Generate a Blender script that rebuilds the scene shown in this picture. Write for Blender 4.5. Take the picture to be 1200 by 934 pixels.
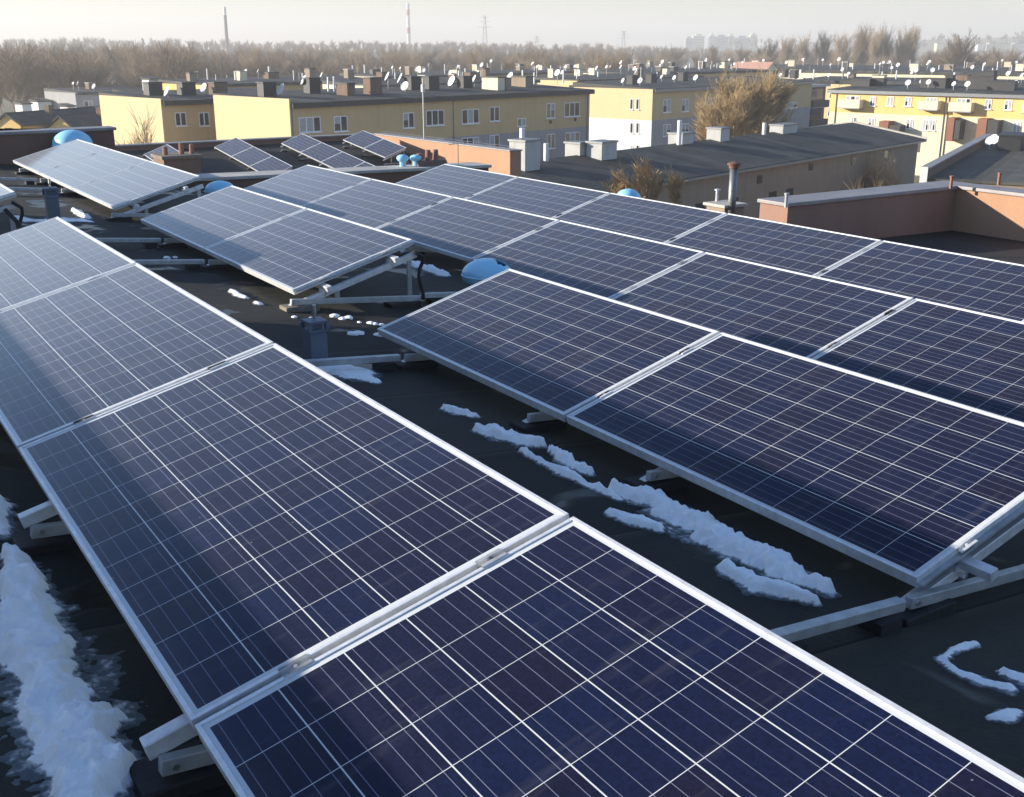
import bpy, math, random
from math import sin, cos, pi, radians as R
from mathutils import Vector, Matrix, noise

scn = bpy.context.scene
col = scn.collection
for o in list(bpy.data.objects):
    bpy.data.objects.remove(o)

# ------------------------------------------------------------------ camera
YAW, PITCH, FPX = 0.5716, 0.3084, 1302.46          # measured from the rows of panels
CAM = Vector((7.9577, -0.5223, 1.3441))
FWD = Vector((-cos(YAW), sin(YAW), 0))
RGT = Vector((sin(YAW), cos(YAW), 0))
cam = bpy.data.cameras.new('camera')
cam.sensor_width = 36.0
cam.lens = 36.0 * FPX / 1200.0
cam.clip_start = 0.05
cam.clip_end = 9000
camo = bpy.data.objects.new('camera', cam)
col.objects.link(camo)
look = FWD * cos(PITCH) + Vector((0, 0, -sin(PITCH)))
up = FWD * sin(PITCH) + Vector((0, 0, cos(PITCH)))
camo.matrix_world = Matrix((RGT.to_4d(), up.to_4d(), (-look).to_4d(), (0, 0, 0, 1))).transposed()
camo.matrix_world = Matrix.Translation(CAM) @ Matrix((
    (RGT.x, up.x, -look.x, 0), (RGT.y, up.y, -look.y, 0), (RGT.z, up.z, -look.z, 0), (0, 0, 0, 1)))
scn.camera = camo

# ------------------------------------------------------------------ sky + sun
SUN_EL = R(14.0)
SUN_DIR = Vector((-0.588 * cos(SUN_EL), -0.809 * cos(SUN_EL), sin(SUN_EL)))   # towards the sun
w = bpy.data.worlds.new('World')
scn.world = w
w.use_nodes = True
nt = w.node_tree
bg = nt.nodes['Background']
sky = nt.nodes.new('ShaderNodeTexSky')
sky.sky_type = 'NISHITA'
sky.sun_disc = False
sky.sun_elevation = SUN_EL
sky.sun_rotation = math.atan2(SUN_DIR.x, SUN_DIR.y)
sky.air_density = 1.35
sky.dust_density = 0.3
sky.ozone_density = 4.0
sky.altitude = 250
wb = nt.nodes.new('ShaderNodeMix')            # white balance of the photograph: a cool daylight setting
wb.data_type = 'RGBA'; wb.blend_type = 'MULTIPLY'
wb.inputs[0].default_value = 1.0
wb.inputs[7].default_value = (0.945, 0.95, 1.10, 1)
nt.links.new(sky.outputs[0], wb.inputs[6])
nt.links.new(wb.outputs[2], bg.inputs[0])
bg.inputs[1].default_value = 0.098
sun = bpy.data.lights.new('sun', 'SUN')
sun.energy = 5.0
sun.angle = R(0.53)
sun.color = (1.0, 0.905, 0.76)
suno = bpy.data.objects.new('sun', sun)
suno.rotation_euler = SUN_DIR.to_track_quat('Z', 'Y').to_euler()
suno.location = (0, 0, 40)
col.objects.link(suno)
vs = scn.view_settings
vs.view_transform = 'Standard'
vs.look = 'None'
vs.gamma = 1
vs.exposure = 1.2
vs.use_curve_mapping = False

HAZE = 0.0006

# ------------------------------------------------------------------ helpers
def V(l, D, z=0.0):
    """world point l metres to the right of and D metres ahead of the standpoint"""
    p = CAM + FWD * D + RGT * l
    return Vector((p.x, p.y, z))

def at(u, v, D):
    """world point seen at photo position u, v at ground distance D"""
    t = (467 - v) / FPX
    h = D * (t * cos(PITCH) - sin(PITCH)) / (cos(PITCH) + t * sin(PITCH))
    zc = D * cos(PITCH) - h * sin(PITCH)
    return V((u - 600) * zc / FPX, D, CAM.z + h)

def ray(u, v):
    return ((u - 600) / FPX * RGT + (467 - v) / FPX * up + look).normalized()

def zr(y):                       # the main roof falls gently away to the north
    return -0.22 - 0.092 * y

def roof_at(u, v):
    r = ray(u, v)
    n = Vector((0, 0.092, 1))
    t = (-0.22 - CAM.dot(n)) / r.dot(n)
    return CAM + r * t

def on_plane(u, v, pt, n):
    r = ray(u, v)
    return CAM + r * ((pt - CAM).dot(n) / r.dot(n))

def tag(o, label=None, cat=None, group=None, kind=None):
    if label: o['label'] = label
    if cat: o['category'] = cat
    if group: o['group'] = group
    if kind: o['kind'] = kind
    return o

def thing(name, label, cat, loc=(0, 0, 0), rz=0, group=None):
    o = bpy.data.objects.new(name, None)
    o.empty_display_size = 0.2
    col.objects.link(o)
    o.location = loc
    o.rotation_euler = (0, 0, rz)
    return tag(o, label, cat, group)

def copy_tree(o, parent=None):
    c = o.copy()
    col.objects.link(c)
    c.parent = parent
    for ch in list(o.children):
        copy_tree(ch, c)
    return c

class MB:
    def __init__(s):
        s.v, s.f, s.uv = [], [], []
        s.smooth = False
    def quad(s, a, b, c, d):
        n = len(s.v)
        s.v += [tuple(a), tuple(b), tuple(c), tuple(d)]
        s.f.append((n, n + 1, n + 2, n + 3))
        return s
    def poly(s, pts):
        n = len(s.v)
        s.v += [tuple(p) for p in pts]
        s.f.append(tuple(range(n, n + len(pts))))
        return s
    def box(s, x0, x1, y0, y1, z0, z1):
        n = len(s.v)
        s.v += [(x0, y0, z0), (x1, y0, z0), (x1, y1, z0), (x0, y1, z0), (x0, y0, z1), (x1, y0, z1), (x1, y1, z1), (x0, y1, z1)]
        s.f += [tuple(n + i for i in q) for q in ((0, 3, 2, 1), (4, 5, 6, 7), (0, 1, 5, 4), (1, 2, 6, 5), (2, 3, 7, 6), (3, 0, 4, 7))]
        return s
    def bar(s, a, b, wd, ht, upv=(0, 0, 1)):
        a, b = Vector(a), Vector(b)
        d = (b - a).normalized()
        side = d.cross(Vector(upv)).normalized() * (wd / 2)
        u_ = side.cross(d).normalized() * (ht / 2)
        n = len(s.v)
        for p in (a, b):
            for sx, sz in ((-1, -1), (1, -1), (1, 1), (-1, 1)):
                s.v.append(tuple(p + side * sx + u_ * sz))
        s.f += [tuple(n + i for i in q) for q in ((0, 1, 2, 3), (7, 6, 5, 4), (0, 4, 5, 1), (1, 5, 6, 2), (2, 6, 7, 3), (3, 7, 4, 0))]
        return s
    def prism(s, pts, z0, z1):
        """pts: counter-clockwise outline; z0/z1 numbers or functions of (x, y)"""
        f0 = z0 if callable(z0) else (lambda x, y: z0)
        f1 = z1 if callable(z1) else (lambda x, y: z1)
        n, k = len(s.v), len(pts)
        s.v += [(x, y, f0(x, y)) for x, y in pts] + [(x, y, f1(x, y)) for x, y in pts]
        s.f.append(tuple(n + i for i in range(k - 1, -1, -1)))
        s.f.append(tuple(n + k + i for i in range(k)))
        for i in range(k):
            j = (i + 1) % k
            s.f.append((n + i, n + j, n + k + j, n + k + i))
        return s
    def tube(s, pts, rad, seg=8, caps=True):
        pts = [Vector(p) for p in pts]
        rads = rad if isinstance(rad, (list, tuple)) else [rad] * len(pts)
        n = len(s.v)
        ref = None
        for i, p in enumerate(pts):
            d = (pts[min(i + 1, len(pts) - 1)] - pts[max(i - 1, 0)]).normalized()
            if ref is None:
                ref = Vector((0, 0, 1)) if abs(d.z) < 0.9 else Vector((1, 0, 0))
            a = d.cross(ref).normalized()
            b = a.cross(d).normalized()
            ref = b
            for k in range(seg):
                t = 2 * pi * k / seg
                s.v.append(tuple(p + (a * cos(t) + b * sin(t)) * rads[i]))
        for i in range(len(pts) - 1):
            for k in range(seg):
                k2 = (k + 1) % seg
                s.f.append((n + i * seg + k, n + i * seg + k2, n + (i + 1) * seg + k2, n + (i + 1) * seg + k))
        if caps:
            s.f.append(tuple(n + k for k in range(seg - 1, -1, -1)))
            s.f.append(tuple(n + (len(pts) - 1) * seg + k for k in range(seg)))
        return s
    def lathe(s, prof, c=(0, 0, 0), seg=24, skip=None):
        n = len(s.v)
        for r, z in prof:
            for k in range(seg):
                t = 2 * pi * k / seg
                s.v.append((c[0] + r * cos(t), c[1] + r * sin(t), c[2] + z))
        for i in range(len(prof) - 1):
            for k in range(seg):
                if skip and skip(i, k): continue
                k2 = (k + 1) % seg
                s.f.append((n + i * seg + k, n + i * seg + k2, n + (i + 1) * seg + k2, n + (i + 1) * seg + k))
        return s
    def mesh(s, name):
        me = bpy.data.meshes.new(name)
        me.from_pydata(s.v, [], s.f)
        if s.uv:
            lay = me.uv_layers.new(name='metres')
            for i, lp in enumerate(me.loops):
                lay.data[i].uv = s.uv[lp.vertex_index]
        me.update()
        if s.smooth:
            me.polygons.foreach_set('use_smooth', [True] * len(me.polygons))
        return me
    def build(s, name, mat, parent=None, bevel=0):
        o = bpy.data.objects.new(name, s.mesh(name))
        o.data.materials.append(mat)
        col.objects.link(o)
        if parent: o.parent = parent
        if bevel:
            m = o.modifiers.new('bevel', 'BEVEL')
            m.width = bevel
            m.segments = 2
            m.limit_method = 'ANGLE'
        return o

# ------------------------------------------------------------------ materials
def new_mat(name):
    m = bpy.data.materials.new(name)
    m.use_nodes = True
    return m, m.node_tree, m.node_tree.nodes['Principled BSDF']

def mat(name, c, rough=0.7, metal=0.0, var=0.25, scale=6.0, c2=None, bump=0.0, bscale=40.0, spec=0.5, detail=6):
    """base colour mottled towards c2 (or darker) by two noises, optional bump"""
    m, t, b = new_mat(name)
    N, L = t.nodes, t.links
    tc = N.new('ShaderNodeTexCoord')
    n1 = N.new('ShaderNodeTexNoise'); n1.inputs['Scale'].default_value = scale; n1.inputs['Detail'].default_value = detail
    n1.inputs['Roughness'].default_value = 0.65
    L.new(tc.outputs['Object'], n1.inputs['Vector'])
    r = N.new('ShaderNodeValToRGB')
    r.color_ramp.elements[0].position = 0.32
    r.color_ramp.elements[1].position = 0.68
    c2 = c2 or tuple(x * (1 - var) for x in c)
    r.color_ramp.elements[0].color = (*c2, 1)
    r.color_ramp.elements[1].color = (*c, 1)
    L.new(n1.outputs['Fac'], r.inputs['Fac'])
    L.new(r.outputs['Color'], b.inputs['Base Color'])
    b.inputs['Roughness'].default_value = rough
    b.inputs['Metallic'].default_value = metal
    b.inputs['Specular IOR Level'].default_value = spec
    if bump:
        n2 = N.new('ShaderNodeTexNoise'); n2.inputs['Scale'].default_value = bscale; n2.inputs['Detail'].default_value = 4
        L.new(tc.outputs['Object'], n2.inputs['Vector'])
        bp = N.new('ShaderNodeBump'); bp.inputs['Strength'].default_value = bump; bp.inputs['Distance'].default_value = 0.02
        L.new(n2.outputs['Fac'], bp.inputs['Height'])
        L.new(bp.outputs['Normal'], b.inputs['Normal'])
    return m

def mnode(t, op, a, b=None, c=None):
    n = t.nodes.new('ShaderNodeMath'); n.operation = op
    for i, x in enumerate((a, b, c)):
        if x is None: continue
        if isinstance(x, (int, float)): n.inputs[i].default_value = x
        else: t.links.new(x, n.inputs[i])
    return n.outputs[0]

def mixc(t, fac, a, b):
    n = t.nodes.new('ShaderNodeMix'); n.data_type = 'RGBA'
    for s_, x in ((0, fac), (6, a), (7, b)):
        if isinstance(x, (int, float)): n.inputs[s_].default_value = x
        elif isinstance(x, tuple): n.inputs[s_].default_value = (*x, 1)
        else: t.links.new(x, n.inputs[s_])
    return n.outputs[2]

PL, PW, PP = 1.956, 0.992, 1.976                    # 72-cell module, pitch along the row

def glass_mat():
    m, t, b = new_mat('solar_cells_under_glass')
    N, L = t.nodes, t.links
    uv = N.new('ShaderNodeUVMap'); uv.uv_map = 'metres'
    sp = N.new('ShaderNodeSeparateXYZ'); L.new(uv.outputs[0], sp.inputs[0])
    P = 0.1582
    cu = mnode(t, 'DIVIDE', mnode(t, 'SUBTRACT', sp.outputs[0], (PL - 12 * P) / 2), P)
    cv = mnode(t, 'DIVIDE', mnode(t, 'SUBTRACT', sp.outputs[1], (PW - 6 * P) / 2), P)
    fu, fv = mnode(t, 'FRACT', cu), mnode(t, 'FRACT', cv)
    du = mnode(t, 'ABSOLUTE', mnode(t, 'SUBTRACT', fu, 0.5))
    dv = mnode(t, 'ABSOLUTE', mnode(t, 'SUBTRACT', fv, 0.5))
    gap_u = mnode(t, 'GREATER_THAN', du, 0.5 - 0.0062)
    gap_v = mnode(t, 'GREATER_THAN', dv, 0.5 - 0.0098)
    out_u = mnode(t, 'GREATER_THAN', mnode(t, 'ABSOLUTE', mnode(t, 'SUBTRACT', cu, 6)), 5.995)
    out_v = mnode(t, 'GREATER_THAN', mnode(t, 'ABSOLUTE', mnode(t, 'SUBTRACT', cv, 3)), 2.995)
    white = mnode(t, 'MAXIMUM', mnode(t, 'MAXIMUM', gap_u, gap_v), mnode(t, 'MAXIMUM', out_u, out_v))
    f4 = mnode(t, 'FRACT', mnode(t, 'MULTIPLY', fv, 4))
    bus = mnode(t, 'LESS_THAN', mnode(t, 'ABSOLUTE', mnode(t, 'SUBTRACT', f4, 0.5)), 0.0185)
    # cell colours: every cell its own tint, crystal grain inside
    oi = N.new('ShaderNodeObjectInfo')
    cb = N.new('ShaderNodeCombineXYZ')
    L.new(mnode(t, 'FLOOR', cu), cb.inputs[0]); L.new(mnode(t, 'FLOOR', cv), cb.inputs[1])
    L.new(mnode(t, 'MULTIPLY', oi.outputs['Random'], 97), cb.inputs[2])
    wn = N.new('ShaderNodeTexWhiteNoise'); wn.noise_dimensions = '3D'; L.new(cb.outputs[0], wn.inputs['Vector'])
    ramp = N.new('ShaderNodeValToRGB')
    e = ramp.color_ramp.elements
    e[0].position = 0.0; e[0].color = (0.0050, 0.0066, 0.0270, 1)
    e[1].position = 1.0; e[1].color = (0.0042, 0.0086, 0.036, 1)
    k = e.new(0.22); k.color = (0.0068, 0.0066, 0.0235, 1)
    k = e.new(0.5); k.color = (0.0046, 0.0072, 0.0295, 1)
    L.new(wn.outputs['Value'], ramp.inputs['Fac'])
    cb2 = N.new('ShaderNodeCombineXYZ')
    L.new(sp.outputs[0], cb2.inputs[0]); L.new(sp.outputs[1], cb2.inputs[1]); L.new(mnode(t, 'MULTIPLY', oi.outputs['Random'], 31), cb2.inputs[2])
    vo = N.new('ShaderNodeTexVoronoi'); vo.inputs['Scale'].default_value = 130; L.new(cb2.outputs[0], vo.inputs['Vector'])
    sc_ = N.new('ShaderNodeSeparateColor'); L.new(vo.outputs['Color'], sc_.inputs[0])
    grain = mnode(t, 'MULTIPLY_ADD', sc_.outputs[0], 0.5, 0.75)
    hsv = N.new('ShaderNodeHueSaturation'); L.new(ramp.outputs[0], hsv.inputs['Color']); L.new(grain, hsv.inputs['Value'])
    c = mixc(t, mnode(t, 'MULTIPLY', bus, 0.55), hsv.outputs[0], (0.30, 0.32, 0.42))
    c = mixc(t, white, c, (0.55, 0.57, 0.57))
    # thin dusty film on the glass, thicker towards the lower frame where rain and snow leave it
    n1 = N.new('ShaderNodeTexNoise'); n1.inputs['Scale'].default_value = 2.3; n1.inputs['Detail'].default_value = 7; n1.inputs['Roughness'].default_value = 0.7
    L.new(cb2.outputs[0], n1.inputs['Vector'])
    low = N.new('ShaderNodeMapRange'); L.new(sp.outputs[1], low.inputs[0])
    low.inputs[1].default_value = 0.012; low.inputs[2].default_value = 0.075; low.inputs[3].default_value = 0.10; low.inputs[4].default_value = 0.0
    dust = mnode(t, 'ADD', mnode(t, 'MULTIPLY_ADD', n1.outputs['Fac'], 0.020, 0.0), mnode(t, 'MULTIPLY', low.outputs[0], n1.outputs['Fac']))
    c = mixc(t, dust, c, (0.36, 0.33, 0.30))
    mpd = N.new('ShaderNodeMapping'); mpd.inputs['Scale'].default_value = (9, 1.1, 1); L.new(cb2.outputs[0], mpd.inputs['Vector'])
    nd = N.new('ShaderNodeTexNoise'); nd.inputs['Scale'].default_value = 3; nd.inputs['Detail'].default_value = 6; L.new(mpd.outputs[0], nd.inputs['Vector'])
    dr = N.new('ShaderNodeMapRange'); L.new(nd.outputs['Fac'], dr.inputs[0]); dr.inputs[1].default_value = 0.56; dr.inputs[2].default_value = 0.80; dr.inputs[3].default_value = 0.0; dr.inputs[4].default_value = 0.055
    c = mixc(t, dr.outputs[0], c, (0.42, 0.40, 0.37))
    vs2 = N.new('ShaderNodeTexVoronoi'); vs2.inputs['Scale'].default_value = 9; L.new(cb2.outputs[0], vs2.inputs['Vector'])
    spot = mnode(t, 'LESS_THAN', vs2.outputs['Distance'], 0.022)
    c = mixc(t, mnode(t, 'MULTIPLY', spot, 0.30), c, (0.6, 0.6, 0.58))
    L.new(c, b.inputs['Base Color'])
    n3 = N.new('ShaderNodeTexNoise'); n3.inputs['Scale'].default_value = 5; n3.inputs['Detail'].default_value = 5
    L.new(cb2.outputs[0], n3.inputs['Vector'])
    L.new(mnode(t, 'MULTIPLY_ADD', n3.outputs['Fac'], 0.08, 0.05), b.inputs['Roughness'])
    b.inputs['IOR'].default_value = 1.26                   # anti-reflective solar glass
    b.inputs['Sheen Weight'].default_value = 1.0          # dust film, its sheen strengthened to add sky glare at a low angle
    b.inputs['Sheen Roughness'].default_value = 0.235
    return m

def roof_mat(name='bitumen', dark=(0.0065, 0.0085, 0.0085), brown=(0.034, 0.030, 0.021), period=1.0, axis=0, puddles=True):
    m, t, b = new_mat(name)
    N, L = t.nodes, t.links
    tc = N.new('ShaderNodeTexCoord')
    n1 = N.new('ShaderNodeTexNoise'); n1.inputs['Scale'].default_value = 0.55; n1.inputs['Detail'].default_value = 8; n1.inputs['Roughness'].default_value = 0.62
    L.new(tc.outputs['Object'], n1.inputs['Vector'])
    n2 = N.new('ShaderNodeTexNoise'); n2.inputs['Scale'].default_value = 60; n2.inputs['Detail'].default_value = 3
    L.new(tc.outputs['Object'], n2.inputs['Vector'])
    r = N.new('ShaderNodeValToRGB')
    r.color_ramp.elements[0].position = 0.36; r.color_ramp.elements[0].color = (*dark, 1)
    r.color_ramp.elements[1].position = 0.66; r.color_ramp.elements[1].color = (*brown, 1)
    L.new(n1.outputs['Fac'], r.inputs['Fac'])
    gr = mnode(t, 'MULTIPLY_ADD', n2.outputs['Fac'], 0.9, 0.55)
    h = N.new('ShaderNodeHueSaturation'); L.new(r.outputs[0], h.inputs['Color']); L.new(gr, h.inputs['Value'])
    sp = N.new('ShaderNodeSeparateXYZ'); L.new(tc.outputs['Object'], sp.inputs[0])
    wob = mnode(t, 'MULTIPLY', n1.outputs['Fac'], 0.05)
    fr = mnode(t, 'FRACT', mnode(t, 'DIVIDE', mnode(t, 'ADD', sp.outputs[axis], wob), period))
    seam = mnode(t, 'LESS_THAN', fr, 0.014)
    strip = N.new('ShaderNodeTexWhiteNoise'); strip.noise_dimensions = '1D'
    L.new(mnode(t, 'FLOOR', mnode(t, 'DIVIDE', mnode(t, 'ADD', sp.outputs[axis], wob), period)), strip.inputs['W'])
    h2 = N.new('ShaderNodeHueSaturation'); L.new(h.outputs[0], h2.inputs['Color']); L.new(mnode(t, 'MULTIPLY_ADD', strip.outputs['Value'], 0.7, 0.65), h2.inputs['Value'])
    bleed = N.new('ShaderNodeMapRange'); L.new(fr, bleed.inputs[0]); bleed.inputs[1].default_value = 0.014; bleed.inputs[2].default_value = 0.07; bleed.inputs[3].default_value = 0.55; bleed.inputs[4].default_value = 0
    c = mixc(t, bleed.outputs[0], h2.outputs[0], tuple(x * 1.9 for x in brown))
    c = mixc(t, mnode(t, 'MULTIPLY', seam, 0.85), c, tuple(x * 0.35 for x in dark))
    pu = N.new('ShaderNodeTexNoise'); pu.inputs['Scale'].default_value = 1.7; pu.inputs['Detail'].default_value = 3; pu.inputs['Distortion'].default_value = 0.6
    L.new(tc.outputs['Object'], pu.inputs['Vector'])
    rim = 0.0 if not puddles else mnode(t, 'LESS_THAN', mnode(t, 'ABSOLUTE', mnode(t, 'SUBTRACT', pu.outputs['Fac'], 0.60)), 0.012)
    c = mixc(t, mnode(t, 'MULTIPLY', rim, 0.35), c, tuple(x * 1.6 for x in brown))
    wet = N.new('ShaderNodeMapRange'); L.new(pu.outputs['Fac'], wet.inputs[0]); wet.inputs[1].default_value = 0.60; wet.inputs[2].default_value = 0.63; wet.inputs[3].default_value = 0.82; wet.inputs[4].default_value = 0.35 if puddles else 0.8
    L.new(wet.outputs[0], b.inputs['Roughness'])
    L.new(c, b.inputs['Base Color'])
    b.inputs['Specular IOR Level'].default_value = 0.3
    st = N.new('ShaderNodeMapRange'); L.new(fr, st.inputs[0]); st.inputs[1].default_value = 0.0; st.inputs[2].default_value = 0.12; st.inputs[3].default_value = 1.0; st.inputs[4].default_value = 0
    hh = mnode(t, 'ADD', mnode(t, 'MULTIPLY', n2.outputs['Fac'], 0.35), mnode(t, 'ADD', st.outputs[0], mnode(t, 'MULTIPLY', n1.outputs['Fac'], 1.5)))
    bp = N.new('ShaderNodeBump'); bp.inputs['Strength'].default_value = 0.5; bp.inputs['Distance'].default_value = 0.01
    L.new(hh, bp.inputs['Height']); L.new(bp.outputs[0], b.inputs['Normal'])
    return m

def plaster(name, c, dirt=0.35, scale=0.6):
    """rendered wall: faint blotches, vertical runs of dirt, fine grain"""
    m, t, b = new_mat(name)
    N, L = t.nodes, t.links
    tc = N.new('ShaderNodeTexCoord')
    n1 = N.new('ShaderNodeTexNoise'); n1.inputs['Scale'].default_value = scale; n1.inputs['Detail'].default_value = 7
    L.new(tc.outputs['Object'], n1.inputs['Vector'])
    mp = N.new('ShaderNodeMapping'); mp.inputs['Scale'].default_value = (2.2, 2.2, 0.18); L.new(tc.outputs['Object'], mp.inputs['Vector'])
    n2 = N.new('ShaderNodeTexNoise'); n2.inputs['Scale'].default_value = 1.4; n2.inputs['Detail'].default_value = 6; L.new(mp.outputs[0], n2.inputs['Vector'])
    n3 = N.new('ShaderNodeTexNoise'); n3.inputs['Scale'].default_value = 45; L.new(tc.outputs['Object'], n3.inputs['Vector'])
    a = mnode(t, 'MULTIPLY', mnode(t, 'SUBTRACT', 1.0, n2.outputs['Fac']), n1.outputs['Fac'])
    d = mnode(t, 'MULTIPLY', a, dirt * 2.2)
    cc = mixc(t, d, c, tuple(x * 0.45 for x in c))
    h = N.new('ShaderNodeHueSaturation'); L.new(cc, h.inputs['Color']); L.new(mnode(t, 'MULTIPLY_ADD', n3.outputs['Fac'], 0.24, 0.88), h.inputs['Value'])
    L.new(h.outputs[0], b.inputs['Base Color'])
    b.inputs['Roughness'].default_value = 0.88
    b.inputs['Specular IOR Level'].default_value = 0.25
    bp = N.new('ShaderNodeBump'); bp.inputs['Strength'].default_value = 0.25; bp.inputs['Distance'].default_value = 0.01
    L.new(n3.outputs['Fac'], bp.inputs['Height']); L.new(bp.outputs[0], b.inputs['Normal'])
    return m

M = {}
M['glass'] = glass_mat()
M['alu'] = mat('anodised_aluminium', (0.76, 0.77, 0.78), 0.42, 0.35, 0.30, 22, detail=9)
M['alu_dirty'] = mat('weathered_aluminium', (0.50, 0.52, 0.53), 0.5, 0.5, 0.35, 14)
M['zinc'] = mat('galvanised_steel', (0.24, 0.25, 0.26), 0.5, 0.6, 0.35, 12)
M['bolt'] = mat('zinc_bolt', (0.6, 0.6, 0.58), 0.35, 0.9, 0.2, 30)
M['backsheet'] = mat('white_backsheet', (0.6, 0.6, 0.6), 0.6)
M['black'] = mat('black_rubber', (0.012, 0.012, 0.013), 0.7, 0, 0.3, 20, bump=0.2)
M['concrete'] = mat('concrete_block', (0.22, 0.19, 0.15), 0.9, 0, 0.4, 9, bump=0.5, bscale=60)
M['bitumen'] = roof_mat()
M['bitumen_low'] = roof_mat('bitumen_low', (0.014, 0.016, 0.017), (0.035, 0.033, 0.029), 1.1, 1, False)
M['bitumen_far'] = roof_mat('bitumen_far', (0.024, 0.028, 0.029), (0.060, 0.058, 0.052), 1.0, 0, False)
M['bitumen_far2'] = roof_mat('bitumen_far_olive', (0.05, 0.05, 0.042), (0.10, 0.095, 0.075), 1.0, 1, False)
M['coping'] = mat('sheet_coping', (0.29, 0.27, 0.27), 0.55, 0.2, 0.3, 2.5)
M['coping_light'] = mat('pale_coping', (0.5, 0.47, 0.42), 0.7, 0, 0.35, 2.5)
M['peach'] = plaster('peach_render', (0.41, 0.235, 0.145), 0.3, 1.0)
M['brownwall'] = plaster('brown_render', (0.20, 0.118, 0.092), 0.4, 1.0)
M['peach_shaded'] = plaster('shaded_peach_render', (0.31, 0.185, 0.14), 0.4, 1.0)  # peach render darkened for the wall in shade, shade put into the colour
M['terracotta'] = mat('terracotta', (0.34, 0.16, 0.11), 0.85, 0, 0.35, 8)
M['rust'] = mat('rusty_sheet', (0.22, 0.12, 0.085), 0.8, 0.2, 0.4, 12)
M['brick'] = plaster('old_brick', (0.21, 0.145, 0.11), 0.6, 2.0)
M['blue'] = mat('blue_plastic', (0.24, 0.58, 0.80), 0.35, 0, 0.25, 5, c2=(0.36, 0.67, 0.82))
M['ventgrey'] = mat('grey_painted_vent', (0.13, 0.155, 0.20), 0.55, 0, 0.25, 9, bump=0.1)
M['yellow'] = plaster('yellow_render', (0.62, 0.46, 0.17), 0.25)
M['yellow_sunlit'] = plaster('sunlit_yellow_render', (0.62, 0.49, 0.28), 0.2)  # yellow render paled for sunlit faces, strong sun put into the colour
M['yellow_strong'] = plaster('strong_yellow_render', (0.70, 0.49, 0.19), 0.2)
M['tan'] = plaster('shaded_yellow_render', (0.58, 0.42, 0.22), 0.35)  # yellow render dulled for the fronts turned from the sun, shade painted in
M['greywall'] = plaster('grey_render', (0.34, 0.34, 0.34), 0.4)  # also the whitish lower bands of shaded fronts, their shade in the colour
M['cream'] = plaster('cream_render', (0.72, 0.64, 0.46), 0.25)
M['white_wall'] = plaster('white_render', (0.75, 0.74, 0.70), 0.3, 1.5)
M['beige'] = plaster('beige_render', (0.32, 0.255, 0.19), 0.55)
M['dusty_white'] = plaster('dusty_white_render', (0.50, 0.50, 0.48), 0.5, 1.5)
M['win'] = mat('window_glass', (0.035, 0.045, 0.055), 0.12, 0, 0.5, 0.8, spec=0.6)
M['frame'] = mat('white_window_frame', (0.78, 0.78, 0.77), 0.5, 0, 0.1, 4)
M['curtain'] = mat('net_curtain', (0.42, 0.42, 0.42), 0.9, 0, 0.3, 5)
M['dish'] = mat('dish_white', (0.74, 0.74, 0.73), 0.5, 0, 0.15, 3)
M['darkmetal'] = mat('dark_sheet', (0.03, 0.03, 0.033), 0.6, 0.1, 0.3, 5)
M['redbrown'] = plaster('red_brown_panel', (0.27, 0.125, 0.08), 0.4)
M['salmon'] = mat('salmon_roof', (0.55, 0.30, 0.22), 0.8, 0, 0.3, 2)
M['redroof'] = mat('red_roof', (0.42, 0.12, 0.07), 0.8, 0, 0.3, 2)
M['bark_far'] = mat('bare_twigs_grey', (0.30, 0.215, 0.135), 0.95, 0, 0.35, 0.05)
M['bark_tan'] = mat('bare_twigs_tan', (0.42, 0.30, 0.15), 0.95, 0, 0.3, 0.3)
M['bark'] = mat('bark', (0.10, 0.08, 0.06), 0.95, 0, 0.3, 4)
M['bark_bush'] = mat('dry_stems', (0.50, 0.36, 0.20), 0.95, 0, 0.35, 3)
M['ground'] = mat('winter_ground', (0.17, 0.15, 0.10), 0.95, 0, 0.45, 0.02, c2=(0.10, 0.095, 0.07))
M['hill'] = mat('wooded_hill', (0.17, 0.135, 0.10), 0.95, 0, 0.4, 0.02, c2=(0.10, 0.085, 0.065))
M['field'] = mat('pale_field', (0.34, 0.28, 0.17), 0.95, 0, 0.3, 0.01)
M['stack_white'] = mat('stack_white', (0.7, 0.68, 0.66), 0.8)
M['stack_red'] = mat('stack_red', (0.45, 0.10, 0.07), 0.8)
M['tower_grey'] = mat('tower_grey', (0.33, 0.35, 0.38), 0.8)
M['tower_cream'] = mat('tower_cream', (0.72, 0.66, 0.45), 0.8)

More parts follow.
